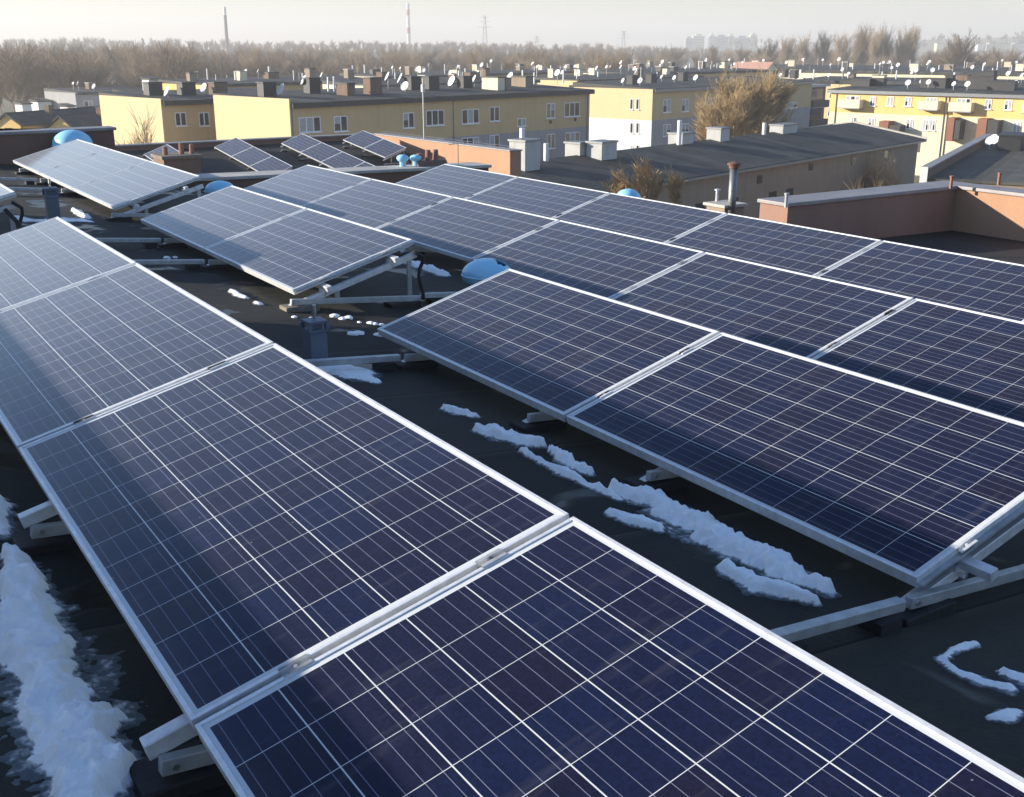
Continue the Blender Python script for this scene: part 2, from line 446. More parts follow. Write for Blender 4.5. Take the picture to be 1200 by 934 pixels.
def snow_mat():
    m, t, b = new_mat('old_snow')
    N, L = t.nodes, t.links
    tc = N.new('ShaderNodeTexCoord')
    n1 = N.new('ShaderNodeTexNoise'); n1.inputs['Scale'].default_value = 14; n1.inputs['Detail'].default_value = 8; n1.inputs['Roughness'].default_value = 0.7
    L.new(tc.outputs['Object'], n1.inputs['Vector'])
    r = N.new('ShaderNodeValToRGB')
    r.color_ramp.elements[0].position = 0.28; r.color_ramp.elements[0].color = (0.80, 0.82, 0.82, 1)
    r.color_ramp.elements[1].position = 0.6; r.color_ramp.elements[1].color = (0.95, 0.94, 0.91, 1)
    L.new(n1.outputs['Fac'], r.inputs['Fac'])
    # thin, half melted rims: wet slush through which the felt shows
    th = N.new('ShaderNodeAttribute'); th.attribute_name = 'thickness'
    nf = N.new('ShaderNodeTexNoise'); nf.inputs['Scale'].default_value = 55; nf.inputs['Detail'].default_value = 5
    L.new(tc.outputs['Object'], nf.inputs['Vector'])
    mr = N.new('ShaderNodeMapRange'); mr.interpolation_type = 'SMOOTHSTEP'
    L.new(mnode(t, 'ADD', th.outputs['Fac'], mnode(t, 'MULTIPLY_ADD', nf.outputs['Fac'], 0.9, -0.45)), mr.inputs[0])
    mr.inputs[1].default_value = 0.08; mr.inputs[2].default_value = 0.75
    L.new(mixc(t, mr.outputs[0], (0.07, 0.085, 0.09), r.outputs[0]), b.inputs['Base Color'])
    b.inputs['Roughness'].default_value = 0.7
    b.inputs['Subsurface Weight'].default_value = 0.25
    b.inputs['Subsurface Radius'].default_value = (0.02, 0.025, 0.03)
    n2 = N.new('ShaderNodeTexNoise'); n2.inputs['Scale'].default_value = 120; n2.inputs['Detail'].default_value = 6
    L.new(tc.outputs['Object'], n2.inputs['Vector'])
    bp = N.new('ShaderNodeBump'); bp.inputs['Strength'].default_value = 0.6; bp.inputs['Distance'].default_value = 0.006
    L.new(n2.outputs['Fac'], bp.inputs['Height']); L.new(bp.outputs[0], b.inputs['Normal'])
    return m
M['snow'] = snow_mat()

# ------------------------------------------------------------------ ground, hills, haze
GZ = -13.2
rnd = random.Random(4)
g = MB()
g.box(-4200, 4200, -4200, 4200, GZ - 0.5, GZ)
tag(g.build('ground', M['ground']), kind='structure')

def ridge(name, pts, D_back, mat_, zfoot=GZ):
    """a long low hill: pts = (l, D, top height) along its crest"""
    m = MB()
    rows = []
    for l, D, h in pts:
        c = V(l, D, 0)
        rows.append([V(l * (D - 260) / D, D - 260, zfoot - 1), V(l * (D - 120) / D, D - 120, zfoot + (h - zfoot) * 0.55),
                     V(l, D, h), V(l * (D + D_back) / D, D + D_back, zfoot - 1)])
    for a, b in zip(rows, rows[1:]):
        for k in range(3):
            m.quad(a[k], b[k], b[k + 1], a[k + 1])
    o = m.build(name, mat_)
    return tag(o, kind='structure')

def hill_h(l):
    return -3.5 + 3.5 * noise.noise(Vector((l * 0.006, 1.3, 0))) - min(6.5, max(0, (l + 180) / 40))
hp = []
for i in range(41):
    l = -760 + i * 36
    D = 980
    h = hill_h(l)
    hp.append((l, D, h))
ridge('hills', hp, 700, M['hill'])
fp = []
for i in range(24):
    l = 420 + i * 50
    h = 4 + 3.5 * noise.noise(Vector((l * 0.004, 5.1, 0))) + min(8, (l - 420) / 40)
    fp.append((l, 1700, h))
ridge('hills', fp, 700, M['field'])

hz = MB()
hz.box(-3600, 3600, -3600, 3600, GZ - 1.5, 72)
hzm = bpy.data.materials.new('haze')
hzm.use_nodes = True
t = hzm.node_tree
t.nodes.remove(t.nodes['Principled BSDF'])
pv = t.nodes.new('ShaderNodeVolumePrincipled')
pv.inputs['Density'].default_value = HAZE
pv.inputs['Color'].default_value = (0.97, 0.96, 0.94, 1)
pv.inputs['Anisotropy'].default_value = 0.15
t.links.new(pv.outputs[0], t.nodes['Material Output'].inputs['Volume'])
if HAZE > 0:
    tag(hz.build('haze', hzm), kind='stuff')

# ------------------------------------------------------------------ the building we stand on
XW, XP1, YN, YN2, XE0 = -11.5, -8.0, 11.8, 13.0, -1.65
outline = [(XW, -9), (24, -9), (24, YN2 + 0.25), (XE0 - 0.3, YN2 + 0.25), (XE0 - 0.3, YN), (XP1, YN), (XP1, 4.1), (XW, 4.1)]
deck = MB()
deck.prism(outline, lambda x, y: zr(y) - 0.12, lambda x, y: zr(y))
tag(deck.build('roof_deck', M['bitumen']), kind='structure')
ter = MB()
ter.prism([(XE0 - 0.045, 9.72), (9.0, 9.72), (9.0, 12.948), (XE0 - 0.045, 12.948)], -1.6, lambda x, y: -1.05 - 0.02 * (y - 9.7))
tag(ter.build('raised_roof', M['bitumen_low']), kind='structure')
body = MB()
ins = [(XW + .05, -8.95), (23.95, -8.95), (23.95, YN2 + .2), (XE0 - .25, YN2 + .2), (XE0 - .25, YN - .05), (XP1 + .05, YN - .05), (XP1 + .05, 4.05), (XW + .05, 4.05)]
bt = thing('apartment_block', 'peach rendered block carrying the nearest roof of solar panels', 'building', (0, 0, GZ))
b_ = MB().prism(ins, 0.0, lambda x, y: zr(y) - 0.125 - GZ)
b_.build('wall', M['peach'], bt)

def parapet(name, label, ax, a0, a1, c0, c1, base, ztop0, ztop1, mat_w, mat_c, over=0.04, ct=0.05):
    """straight parapet: along 'x' or 'y' from a0 to a1, between c0 and c1 across; base: function of (x, y)"""
    mid = ((a0 + a1) / 2, (c0 + c1) / 2) if ax == 'x' else ((c0 + c1) / 2, (a0 + a1) / 2)
    t_ = thing(name, label, 'parapet wall', (mid[0], mid[1], base(*mid)))
    def rect(a0, a1, c0, c1):
        return [(a0, c0), (a1, c0), (a1, c1), (a0, c1)] if ax == 'x' else [(c0, a0), (c1, a0), (c1, a1), (c0, a1)]
    zt = (lambda x, y: ztop0 + (ztop1 - ztop0) * ((x if ax == 'x' else y) - a0) / (a1 - a0))
    o1 = MB().prism(rect(a0, a1, c0, c1), lambda x, y: base(x, y) - 0.02, lambda x, y: zt(x, y) - ct).build('wall', mat_w)
    o2 = MB().prism(rect(a0 - over, a1 + over, c0 - over, c1 + over), lambda x, y: zt(x, y) - ct + 0.003, zt).build('coping', mat_c, bevel=0.008)
    for o in (o1, o2):
        o.parent = t_
        o.matrix_parent_inverse = Matrix.Translation(t_.location).inverted()
    return t_

rb = lambda x, y: zr(y)
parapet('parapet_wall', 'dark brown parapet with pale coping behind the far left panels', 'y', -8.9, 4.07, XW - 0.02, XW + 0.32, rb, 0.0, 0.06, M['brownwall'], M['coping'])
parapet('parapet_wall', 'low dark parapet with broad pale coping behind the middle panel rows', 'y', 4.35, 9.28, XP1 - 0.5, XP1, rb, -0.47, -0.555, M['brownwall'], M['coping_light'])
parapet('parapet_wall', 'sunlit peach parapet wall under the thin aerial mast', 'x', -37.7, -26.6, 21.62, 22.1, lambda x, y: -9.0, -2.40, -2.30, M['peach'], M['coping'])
parapet('parapet_wall', 'long shaded brown parapet running back from the rear panel row', 'y', 9.7, 12.945, -2.17, -1.70, rb, -0.50, -0.50, M['peach_shaded'], M['coping'], 0.03)
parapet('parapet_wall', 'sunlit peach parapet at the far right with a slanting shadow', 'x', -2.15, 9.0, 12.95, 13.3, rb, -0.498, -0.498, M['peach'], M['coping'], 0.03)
# short steel stubs on the copings
for k, (u, v0) in enumerate(((1114, 217), (1170, 213), (921, 239))):
    p = on_plane(u, v0 + 3, Vector((-1.93, 13.1, -0.5)), Vector((0, 0, 1)))
    s_ = MB()
    s_.tube([(0, 0, -0.01), (0, 0, 0.14)], 0.022, 10)
    s_.tube([(0, 0, 0.14), (0, 0, 0.16)], 0.03, 10)
    o = s_.build('pipe_stub', M['terracotta'] if k < 2 else M['alu_dirty'])
    o.location = (p.x, p.y, -0.5)
    tag(o, ['short rusty pipe stub on the long brown parapet near its far corner', 'short rusty pipe stub on the sunlit peach parapet', 'small pale pipe stub on the near end of the long brown parapet'][k], 'pipe stub')

# ------------------------------------------------------------------ lower roof to the west
def z2(x): return -2.78 - 0.108 * (x + 36.6)
low = MB()
low.prism([(-38.2, -20), (-11.7, -20), (-11.7, 9.84), (-26.6, 9.84), (-26.6, 21.6), (-38.2, 21.6)], lambda x, y: z2(x) - 0.2, lambda x, y: z2(x))
tag(low.build('lower_roof', M['bitumen_low']), kind='structure')
lt = thing('apartment_block', 'lower flat roofed block behind the nearest roof', 'building', (-26, 10, GZ))
o = MB().prism([(-38.1, -19.9), (-11.8, -19.9), (-11.8, 9.8), (-26.7, 9.8), (-26.7, 21.55), (-38.1, 21.55)], GZ, lambda x, y: z2(x) - 0.21).build('wall', M['greywall'], lt)
o.location = (26, -10, -GZ)
parapet('parapet_wall', 'far dark parapet with a pale strip of coping behind the small distant panels', 'y', -19.9, 21.6, -38.15, -37.75, lambda x, y: z2(x), -2.44, -2.41, M['brownwall'], M['coping'], 0.05)

# ------------------------------------------------------------------ solar panels
def panel_proto():
    root = thing('solar_panel', 'x', 'solar panel')
    fr = MB()
    D_, lip = 0.042, 0.0115
    for (x0, x1, y0, y1) in ((0, PL, 0, lip), (0, PL, PW - lip, PW), (0, lip, lip, PW - lip), (PL - lip, PL, lip, PW - lip)):
        fr.box(x0, x1, y0, y1, -D_, 0)
    # inward return at the back of the frame
    for (x0, x1, y0, y1) in ((lip, PL - lip, lip, 0.035), (lip, PL - lip, PW - 0.035, PW - lip)):
        fr.box(x0, x1, y0, y1, -D_, -D_ + 0.002)
    fr.build('frame', M['alu'], root, bevel=0.0018)
    gl = MB()
    e = lip - 0.002
    gl.quad((e, e, -0.0035), (PL - e, e, -0.0035), (PL - e, PW - e, -0.0035), (e, PW - e, -0.0035))
    gl.uv = [(e, e), (PL - e, e), (PL - e, PW - e), (e, PW - e)]
    gl.build('cell_glass', M['glass'], root)
    bs = MB().box(e, PL - e, e, PW - e, -0.0105, -0.0065)
    bs.build('backsheet', M['backsheet'], root)
    jb = MB().box(PL / 2 - 0.06, PL / 2 + 0.06, PW - 0.19, PW - 0.09, -0.035, -0.0108)
    jb.build('junction_box', M['black'], root)
    return root

def clamp_mb(end=False):
    c = MB()
    c.box(0.0, 0.020, -0.035, 0.035, -0.012, -0.009)
    if not end:
        c.box(-0.0085, 0.0003, -0.035, 0.035, 0.0006, 0.0032)
        c.box(0.0197, 0.0285, -0.035, 0.035, 0.0006, 0.0032)
        c.box(0.0003, 0.0022, -0.035, 0.035, -0.009, 0.0032)
        c.box(0.0178, 0.0197, -0.035, 0.035, -0.009, 0.0032)
        c.tube([(0.01, 0, -0.009), (0.01, 0, 0.0015)], 0.0062, 6)
    return c
CLAMP = clamp_mb().mesh('clamp')
CLAMP.materials.append(M['alu'])
STRIP = MB().box(0.0004, 0.0196, 0.0, PW, -0.030, -0.020).mesh('joint_strip')
STRIP.materials.append(M['alu_dirty'])

proto = panel_proto()
first = [True]
def place_panel(x, y, z, tilt, label, group, joint=True, slope=0.0):
    if first[0]:
        o = proto
        first[0] = False
    else:
        o = copy_tree(proto)
    o.location = (x, y, z)
    if slope:
        ex = Vector((1, 0, slope)).normalized()
        ey = Vector((0, cos(tilt), sin(tilt)))
        ey = (ey - ex * ey.dot(ex)).normalized()
        ez = ex.cross(ey)
        o.rotation_euler = Matrix((ex, ey, ez)).transposed().to_euler()
    else:
        o.rotation_euler = (tilt, 0, 0)
    tag(o, label, 'solar panel', group)
    if joint:
        s_ = bpy.data.objects.new('joint_strip', STRIP)
        col.objects.link(s_)
        s_.parent = o
        s_.location = (PL, 0, 0)
        for yy in (0.24, 0.76):
            c_ = bpy.data.objects.new('clamp', CLAMP)
            col.objects.link(c_)
            c_.parent = o
            c_.location = (PL, PW * yy, 0)
    return o

TA, TB = 0.2463, 0.2750
YB, ZB, YD, ZD, YE, ZE = 2.3338, -0.2985, 4.4675, -0.4718, 6.6083, -0.5807
ORD = ['first', 'second', 'third', 'fourth', 'fifth', 'sixth', 'seventh', 'eighth']
def row(x0, n, y, z, tilt, labels, group, slope=0.0):
    for i in range(n):
        place_panel(x0 + i * PP, y, z + slope * i * PP, tilt, labels(i), group, i < n - 1, slope)

row(0.0, 5, 0, 0, TA, lambda i: [
    'pale glaring solar panel at the far end of the nearest row',
    'solar panel of the nearest row between the pale far one and the big dark one',
    'big dark blue solar panel whole in the left foreground with clear cell lines',
    'dark solar panel cut by the bottom edge, closest of all',
    'dark solar panel of the nearest row beyond the bottom right corner'][i], 'solar panels of the nearest row')
row(2.003, 2, YB, ZB, TB, lambda i: [
    'left panel of the pair above the long snow strip, beside the blue broken dome',
    'right panel of the pair above the snow strip, its corner free in the air'][i], 'pair of solar panels above the snow strip')
row(-3.2661, 2, YB, ZB, TB, lambda i: [
    'left panel of the middle pair, pale with sky glare',
    'right panel of the middle pair, its end resting on the open triangle mount'][i], 'middle pair of solar panels')
row(-10.22, 3, YB, ZB, TB, lambda i: [
    'leftmost of the three pale glaring panels at the far left',
    'middle of the three pale glaring panels at the far left',
    'right one of the three pale glaring panels at the far left'][i], 'three pale solar panels at the far left')
row(-1.5588 - 2 * PP, 2, 0, 0, TA, lambda i: [
    'solar panel mostly hidden beyond the left edge in line with the nearest row',
    'white corner of a solar panel poking in at the left edge beside the black cable'][i], 'solar panels at the left edge')
row(-6.3856, 8, YD, ZD, TB, lambda i:
    f'{ORD[i]} panel from the far left end of the long row second from the back', 'long solar row second from the back')
row(-6.4255, 7, YE, ZE, TB, lambda i:
    f'{ORD[i]} panel from the far left end of the rearmost long row on the near roof', 'rearmost long solar row')
row(-3.0, 6, -2.33, 0.31, TA, lambda i: f'{ORD[i]} panel of the row in front of the nearest one, out of the picture', 'solar row in front of the nearest row')
G_T = 0.36
for nm, x0, y0, z0, n in (('second', -37.18, 14.19, -2.61, 3), ('third', -36.24, 16.68, -2.50, 4), ('rightmost', -36.26, 19.44, -2.48, 2), ('leftmost', -36.6, 11.2, -2.70, 2)):
    row(x0, n, y0, z0, G_T, lambda i: f'{ORD[i]} panel from the top in the {nm} of four small distant rows' if nm != 'leftmost' else
        ['upper panel of the small distant row half hidden by the brick chimney with clay pots', 'lower panel of the small distant row half hidden by the brick chimney with clay pots'][i],
        'small distant solar rows', -0.109)

# ------------------------------------------------------------------ mounts and rails
def mount(x, y0, z0, tl, label, group, detail=True, zroof=zr, cable=False):
    """triangle of aluminium bars under the panels; local origin on the roof at the low end"""
    ca, sa = cos(tl), sin(tl)
    P = lambda s, n: Vector((0, s * ca - n * sa, s * sa + n * ca))     # along slope s, normal n, relative to the low edge
    lo, hi = P(-0.10, -0.105), P(0.97, -0.105)
    yb = y0 + lo.y
    root = thing('panel_mount', label, 'panel mount', (x, yb, zroof(yb)), 0, group)
    off = Vector((0, -yb + y0, z0 - zroof(yb)))
    lo2, hi2 = lo + off, hi + off
    sl = MB()
    sl.bar(lo2, hi2, 0.042, 0.042)
    sl.build('sloped_rail', M['alu'], root, bevel=0.003)
    rz_ = lambda yy: zroof(yb + yy) - zroof(yb)
    ye = hi2.y + 0.04
    base0 = Vector((0, 0.02, rz_(0.02) + 0.062))
    base1 = Vector((0, ye, rz_(ye) + 0.062))
    bm_ = MB()
    bm_.bar(base0 + Vector((0.038, 0, 0)), base1 + Vector((0.038, 0, 0)), 0.030, 0.040)
    bm_.build('base_rail', M['alu_dirty'], root, bevel=0.003)
    for s_ in (0.32, 0.93):
        top = P(s_, -0.10) + off
        lg = MB()
        lg.bar((-0.032, top.y, rz_(top.y) + 0.045), (-0.032, top.y, top.z + 0.005), 0.018, 0.034, (0, 1, 0))
        lg.build('leg', M['alu_dirty'], root, bevel=0.002)
    # upper fixing bracket where the slope meets the purlins
    if detail:
        for s_ in (0.22, 0.78):
            q = P(s_, -0.05) + off
            k = MB()
            k.box(-0.03, 0.03, q.y - 0.03, q.y + 0.03, q.z - 0.045, q.z - 0.02)
            k.tube([(0.026, q.y, q.z - 0.06), (0.045, q.y, q.z - 0.06)], 0.009, 6)
            k.build('bracket', M['alu'], root)
        for yy in (0.05, ye - 0.05):
            bl = MB()
            bl.tube([(0.052, yy, rz_(yy) + 0.062), (0.060, yy, rz_(yy) + 0.062)], 0.009, 6)
            bl.build('bolt', M['bolt'], root)
    for yy in (0.10, ye - 0.16):
        k = MB()
        k.box(-0.06, 0.08, yy - 0.13, yy + 0.12, rz_(yy) - 0.012, rz_(yy) + 0.038)
        k.build('ballast_block', M['concrete'] if (cable and yy < 0.5) else M['black'], root, bevel=0.006)
    if cable:
        top = hi2 + Vector((0.05, -0.04, 0.03))
        c_ = MB()
        pts = [top + Vector((0, 0, 0))]
        for i in range(1, 9):
            pts.append(Vector((0.055 + 0.012 * sin(i * 1.7), top.y + 0.05 + 0.02 * sin(i * 1.1), top.z - i * (top.z - rz_(top.y) - 0.05) / 8)))
        c_.tube(pts, 0.014, 7)
        c_.smooth = True
        c_.build('cable', M['black'], root)
    return root

MT = [('nearest row', 0, 0, TA, (0.45, 1.45, 2.42, 4.32, 5.77, 7.3)),
      ('pair above the snow strip', YB, ZB, TB, (2.42, 3.70, 4.60, 5.91)),
      ('middle panel pair', YB, ZB, TB, (-2.33, -1.08, 0.70)),
      ('three pale far left panels', YB, ZB, TB, (-9.5, -8.0, -6.7, -4.25)),
      ('panel corner at the left edge', 0, 0, TA, (-3.0, -1.62)),
      ('long row second from the back', YD, ZD, TB, (-5.6, -3.7, -1.7, 0.2, 2.1, 4.0, 6.0, 8.0)),
      ('rearmost long row', YE, ZE, TB, (-5.8, -3.9, -1.9, 0.1, 2.0, 4.0, 6.0)),
      ('row before the nearest one', -2.33, 0.31, TA, (-2.5, -0.5, 1.5, 3.5, 5.5, 8.0))]
for nm, y0, z0, tl, xs in MT:
    for i, x in enumerate(xs):
        mount(x, y0, z0, tl, f'{ORD[i]} triangle mount from the far end under the {nm}', 'mounts under the ' + nm, cable=(abs(x - 0.70) < .01 or abs(x + 1.62) < .01))
def purlin(x0, x1, y0, z0, tl, s, label):
    p = Vector((0, s * cos(tl) + 0.062 * sin(tl), s * sin(tl) - 0.062 * cos(tl)))
    m = MB()
    m.bar((x0, 0, 0), (x1, 0, 0), 0.040, 0.036, (0, -sin(tl), cos(tl)))
    o = m.build('support_rail', M['alu'], bevel=0.003)
    o.location = (0, y0 + p.y, z0 + p.z)
    tag(o, label, 'support rail', 'support rails under the panels')
for nm, x0, x1, y0, z0, tl in (('nearest row', -0.06, 9.95, 0, 0, TA), ('pair above the snow strip', 1.94, 6.06, YB, ZB, TB), ('middle panel pair', -3.33, 0.79, YB, ZB, TB),
                               ('three pale far left panels', -10.28, -4.2, YB, ZB, TB), ('panel corner at the left edge', -5.6, -1.48, 0, 0, TA),
                               ('long row second from the back', -6.45, 9.5, YD, ZD, TB), ('rearmost long row', -6.5, 7.5, YE, ZE, TB), ('row before the nearest one', -3.1, 8.95, -2.33, 0.31, TA)):
    purlin(x0, x1, y0, z0, tl, 0.22, f'lower aluminium support rail along the {nm}')
    purlin(x0, x1, y0, z0, tl, 0.78, f'upper aluminium support rail along the {nm}')
# long tie rails lying on the roof between the rows
for x, ya, yb_, lb in ((2.458, 0.9, 2.25, 'tie rail on the roof beside the grey square vent post'), (-1.042, 0.95, 2.25, 'tie rail on the dark roof left of the middle panel pair'),
                      (-6.662, -1.2, 2.25, 'nearer of two tie rails on the roof below the pale far left panels'), (-7.962, -1.4, 2.25, 'farther of two tie rails on the roof below the pale far left panels'),
                      (5.948, 1.60, 2.25, 'tie rail sticking out of the end mount beside the long snow strip'), (0.66, 3.35, 4.45, 'tie rail from the open triangle mount to the row behind'), (-2.292, 0.95, 2.25, 'tie rail ending at the pale end of the middle panel pair'),
                      (-4.28, 3.3, 4.4, 'tie rail behind the right end of the pale far left panels')):
    t_ = thing('tie_rail', lb, 'tie rail', (x, ya, zr(ya)), 0, 'tie rails between panel rows')
    dz = zr(yb_) - zr(ya)
    m = MB()
    m.bar((0, 0, 0.066), (0, yb_ - ya, dz + 0.066), 0.040, 0.036)
    m.build('rail', M['alu_dirty'], t_, bevel=0.003)
    for yy in (0.12, yb_ - ya - 0.1):
        zz = dz * yy / (yb_ - ya)
        MB().box(-0.05, 0.05, yy - 0.05, yy + 0.05, zz - 0.008, zz + 0.045).build('pad', M['black'], t_)
# rails of the small far rows: one leg pair each end
for nm, x0, y0, z0, n in (('second', -37.18, 14.19, -2.61, 3), ('third', -36.24, 16.68, -2.50, 4), ('rightmost', -36.26, 19.44, -2.48, 2), ('leftmost', -36.6, 11.2, -2.70, 2)):
    for i in range(n + 1):
        x = x0 + min(max(i * PP, 0.1), n * PP - 0.12)
        z = z0 - 0.109 * (x - x0)
        mount(x, y0, z, G_T, f'{ORD[i]} mount from the top under the {nm} small distant row', 'mounts of the small distant rows', False, lambda yy, x=x: z2(x))

# ------------------------------------------------------------------ vents, domes, pipes on the roof
def vent_post(x, y, hh, wd, label):
    root = thing('vent_post', label, 'roof vent', (x, y, zr(y)))
    MB().box(-wd / 2, wd / 2, -wd / 2, wd / 2, -0.02, hh * 0.72).build('shaft', M['ventgrey'], root, bevel=0.004)
    k = MB()
    k.box(-wd * .56, wd * .56, -wd * .56, wd * .56, hh * 0.72 + .002, hh * 0.80)
    for sx in (-1, 1):
        for sy in (-1, 1):
            k.box(sx * wd * .5 - .012, sx * wd * .5 + .012, sy * wd * .5 - .012, sy * wd * .5 + .012, hh * .8, hh * .93)
    k.box(-wd * .56, wd * .56, -wd * .56, wd * .56, hh * 0.93, hh * 1.0)
    k.box(-wd * .3, wd * .3, -wd * .3, wd * .3, hh * 0.8, hh * 0.93)
    k.build('cowl', M['ventgrey'], root, bevel=0.003)
    MB().tube([(0, 0, hh), (0, 0, hh + .035), (0.004, 0, hh + .04), (0.006, 0, hh + .085)], [.009, .009, .014, .011], 8).build('bolt', M['bolt'], root)
p = roof_at(371, 424)
vent_post(p.x, p.y, 0.25, 0.105, 'slate grey square vent post with a bolt on top beside the nearest row')
p = roof_at(64, 262)
vent_post(p.x, p.y, 0.36, 0.115, 'slate grey vent post standing by the pale far left panels')

def dome(x, y, z, r, hgt, label, hole=False, seed=1, tilt=(0, 0)):
    root = thing('dome_vent', label, 'dome vent', (x, y, z))
    MB().tube([(0, 0, -0.02), (0, 0, hgt * 0.35)], r * 0.45, 18).build('pipe', M['ventgrey'], root)
    prof = []
    for i in range(15):
        a = -0.95 + (pi / 2 + 0.95) * i / 14
        prof.append((max(0.002, r * cos(a)), hgt * 0.62 + (hgt * 0.38 if a > 0 else hgt * 0.42) * sin(a)))
    rr = random.Random(seed)
    d = MB()
    d.smooth = True
    skip = (lambda i, k: (i, k) in HOLE) if hole else None
    HOLE = {(i, k) for i in (9, 10, 11) for k in (2, 3, 4, 5, 6, 7, 8)} | {(8, 4), (8, 5), (12, 4), (12, 5), (12, 6), (11, 9), (10, 9), (10, 1)} | {(9, k) for k in (19, 20)} | {(10, 20)}
    d.lathe(prof, seg=32, skip=skip)
    for i, v in enumerate(d.v):                       # dented plastic
        k = 1 + 0.05 * noise.noise(Vector((v[0] / r * 1.5 + seed, v[1] / r * 1.5, v[2] / r * 1.5)))
        d.v[i] = (v[0] * k, v[1] * k, v[2] + tilt[0] * v[0] + tilt[1] * v[1])
    o = d.build('cap', M['blue'], root)
    so = o.modifiers.new('thick', 'SOLIDIFY'); so.thickness = 0.006
    rg = MB(); rg.smooth = True
    zz = hgt * .60
    rg.lathe([(r * .995, zz - .008), (r * 1.035, zz - .006), (r * 1.035, zz + .006), (r * .995, zz + .008)], seg=32)
    for v_i, v in enumerate(rg.v): rg.v[v_i] = (v[0], v[1], v[2] + tilt[0] * v[0])
    rg.build('rim', M['blue'], root)
    MB().tube([(0, 0, -.015), (0, 0, .012)], r * .72, 20).build('flange', M['alu_dirty'], root)
    if hole:
        MB().lathe([(r * .42, hgt * .3), (r * .40, hgt * .66), (0.002, hgt * .68)], seg=16).build('insert', M['darkmetal'], root)
    return root
p = on_plane(571, 322, Vector((0, 4.02, 0)), Vector((0, 1, 0)))
zt = on_plane(571, 303, Vector((0, 4.02, 0)), Vector((0, 1, 0))).z
dome(p.x, 4.02, zr(4.02), 0.200, zt - zr(4.02), 'light blue plastic dome vent with a broken dark hole, between panel pair and long row', True, 3)
p = on_plane(258, 222, Vector((0, 4.0, 0)), Vector((0, 1, 0)))
zt = on_plane(258, 212, Vector((0, 4.0, 0)), Vector((0, 1, 0))).z
dome(p.x, 4.0, zr(4.0), 0.19, zt - zr(4.0), 'blue dome vent peeping out behind the middle panel pair', False, 5)
p = on_plane(84, 160, Vector((-10.9, 0, 0)), Vector((1, 0, 0)))
zt = on_plane(84, 152, Vector((-10.9, 0, 0)), Vector((1, 0, 0))).z
dome(-10.9, p.y, zr(p.y), 0.30, zt - zr(p.y), 'pale blue dome vent in front of the dark brown parapet at the far left', False, 8)
p = on_plane(736, 228, Vector((0, 9.2, 0)), Vector((0, 1, 0)))
dome(p.x, 9.2, zr(9.2), 0.20, p.z + 0.08 - zr(9.2), 'blue dome vent showing above the rearmost row beside the bare bush', False, 9)
for u, lb in ((472, 'left one of two small blue bulb vents near the clay pots'), (487.5, 'right one of two small blue bulb vents near the clay pots')):
    q = on_plane(u, 193, Vector((-8.32, 0, 0)), Vector((1, 0, 0)))
    b_ = thing('bulb_vent', lb, 'bulb vent', (-8.32, q.y, -0.50), 0, 'two small blue bulb vents')
    zz = on_plane(u, 181, Vector((-8.32, 0, 0)), Vector((1, 0, 0))).z + 0.50
    MB().tube([(0, 0, -0.03), (0, 0, zz * .45)], 0.05, 12).build('pipe', M['blue'], b_)
    k = MB(); k.smooth = True
    k.lathe([(0.05, zz * .25), (.085, zz * .42), (.10, zz * .62), (.085, zz * .85), (.045, zz * .97), (.002, zz)], seg=18)
    k.build('cap', M['blue'], b_)

# steel chimney pipe and stub beside the rear row
p = on_plane(857, 250, Vector((0, 11.2, 0)), Vector((0, 1, 0)))
ztop = on_plane(857, 197, Vector((0, 11.2, 0)), Vector((0, 1, 0))).z
ch = thing('chimney_pipe', 'tall grey metal chimney pipe with a rusty cowl behind the rearmost row', 'chimney pipe', (p.x, 11.2, zr(11.2)))
H_ = ztop - zr(11.2)
k = MB(); k.smooth = True
k.tube([(0, 0, -0.02), (0, 0, H_)], 0.060, 20)
k.build('shaft', M['zinc'], ch)
k = MB()
k.tube([(0, 0, H_ * .62), (0, 0, H_ * .635)], .066, 20)
k.build('collar', M['zinc'], ch)
k = MB()
k.lathe([(.075, H_ + .003), (.078, H_ + .05), (.10, H_ + .052), (.102, H_ + .075), (.03, H_ + .10), (.002, H_ + .10)], seg=20)
k.build('cowl', M['rust'], ch)
st = thing('chimney_stub', 'low pale masonry stub at the foot of the grey chimney pipe', 'chimney stub', (p.x - 0.24, 11.3, zr(11.3)))
q0 = on_plane(860, 243, Vector((0, 11.3, 0)), Vector((0, 1, 0))).z - zr(11.3)
MB().box(-.20, .20, -.20, .20, -.02, q0).build('wall', M['beige'], st, bevel=.01)
MB()  .box(-.24, .24, -.24, .24, q0 + .003, q0 + .05).build('cap', M['coping_light'], st, bevel=.01)
q = on_plane(840, 240, Vector((0, 11.3, 0)), Vector((0, 1, 0)))
q2 = on_plane(840, 223, Vector((0, 11.3, 0)), Vector((0, 1, 0)))
k = thing('flue_pipe', 'thin pale flue pipe with a small cap beside the grey chimney pipe', 'flue pipe', (q.x, 11.3, zr(11.3) + q0 + .053))
hh = q2.z - (zr(11.3) + q0 + .053)
MB().tube([(0, 0, -.005), (0, 0, hh)], .028, 12).build('shaft', M['alu_dirty'], k)
MB().lathe([(.05, hh + .003), (.045, hh + .02), (.002, hh + .03)], seg=12).build('cap', M['alu_dirty'], k)

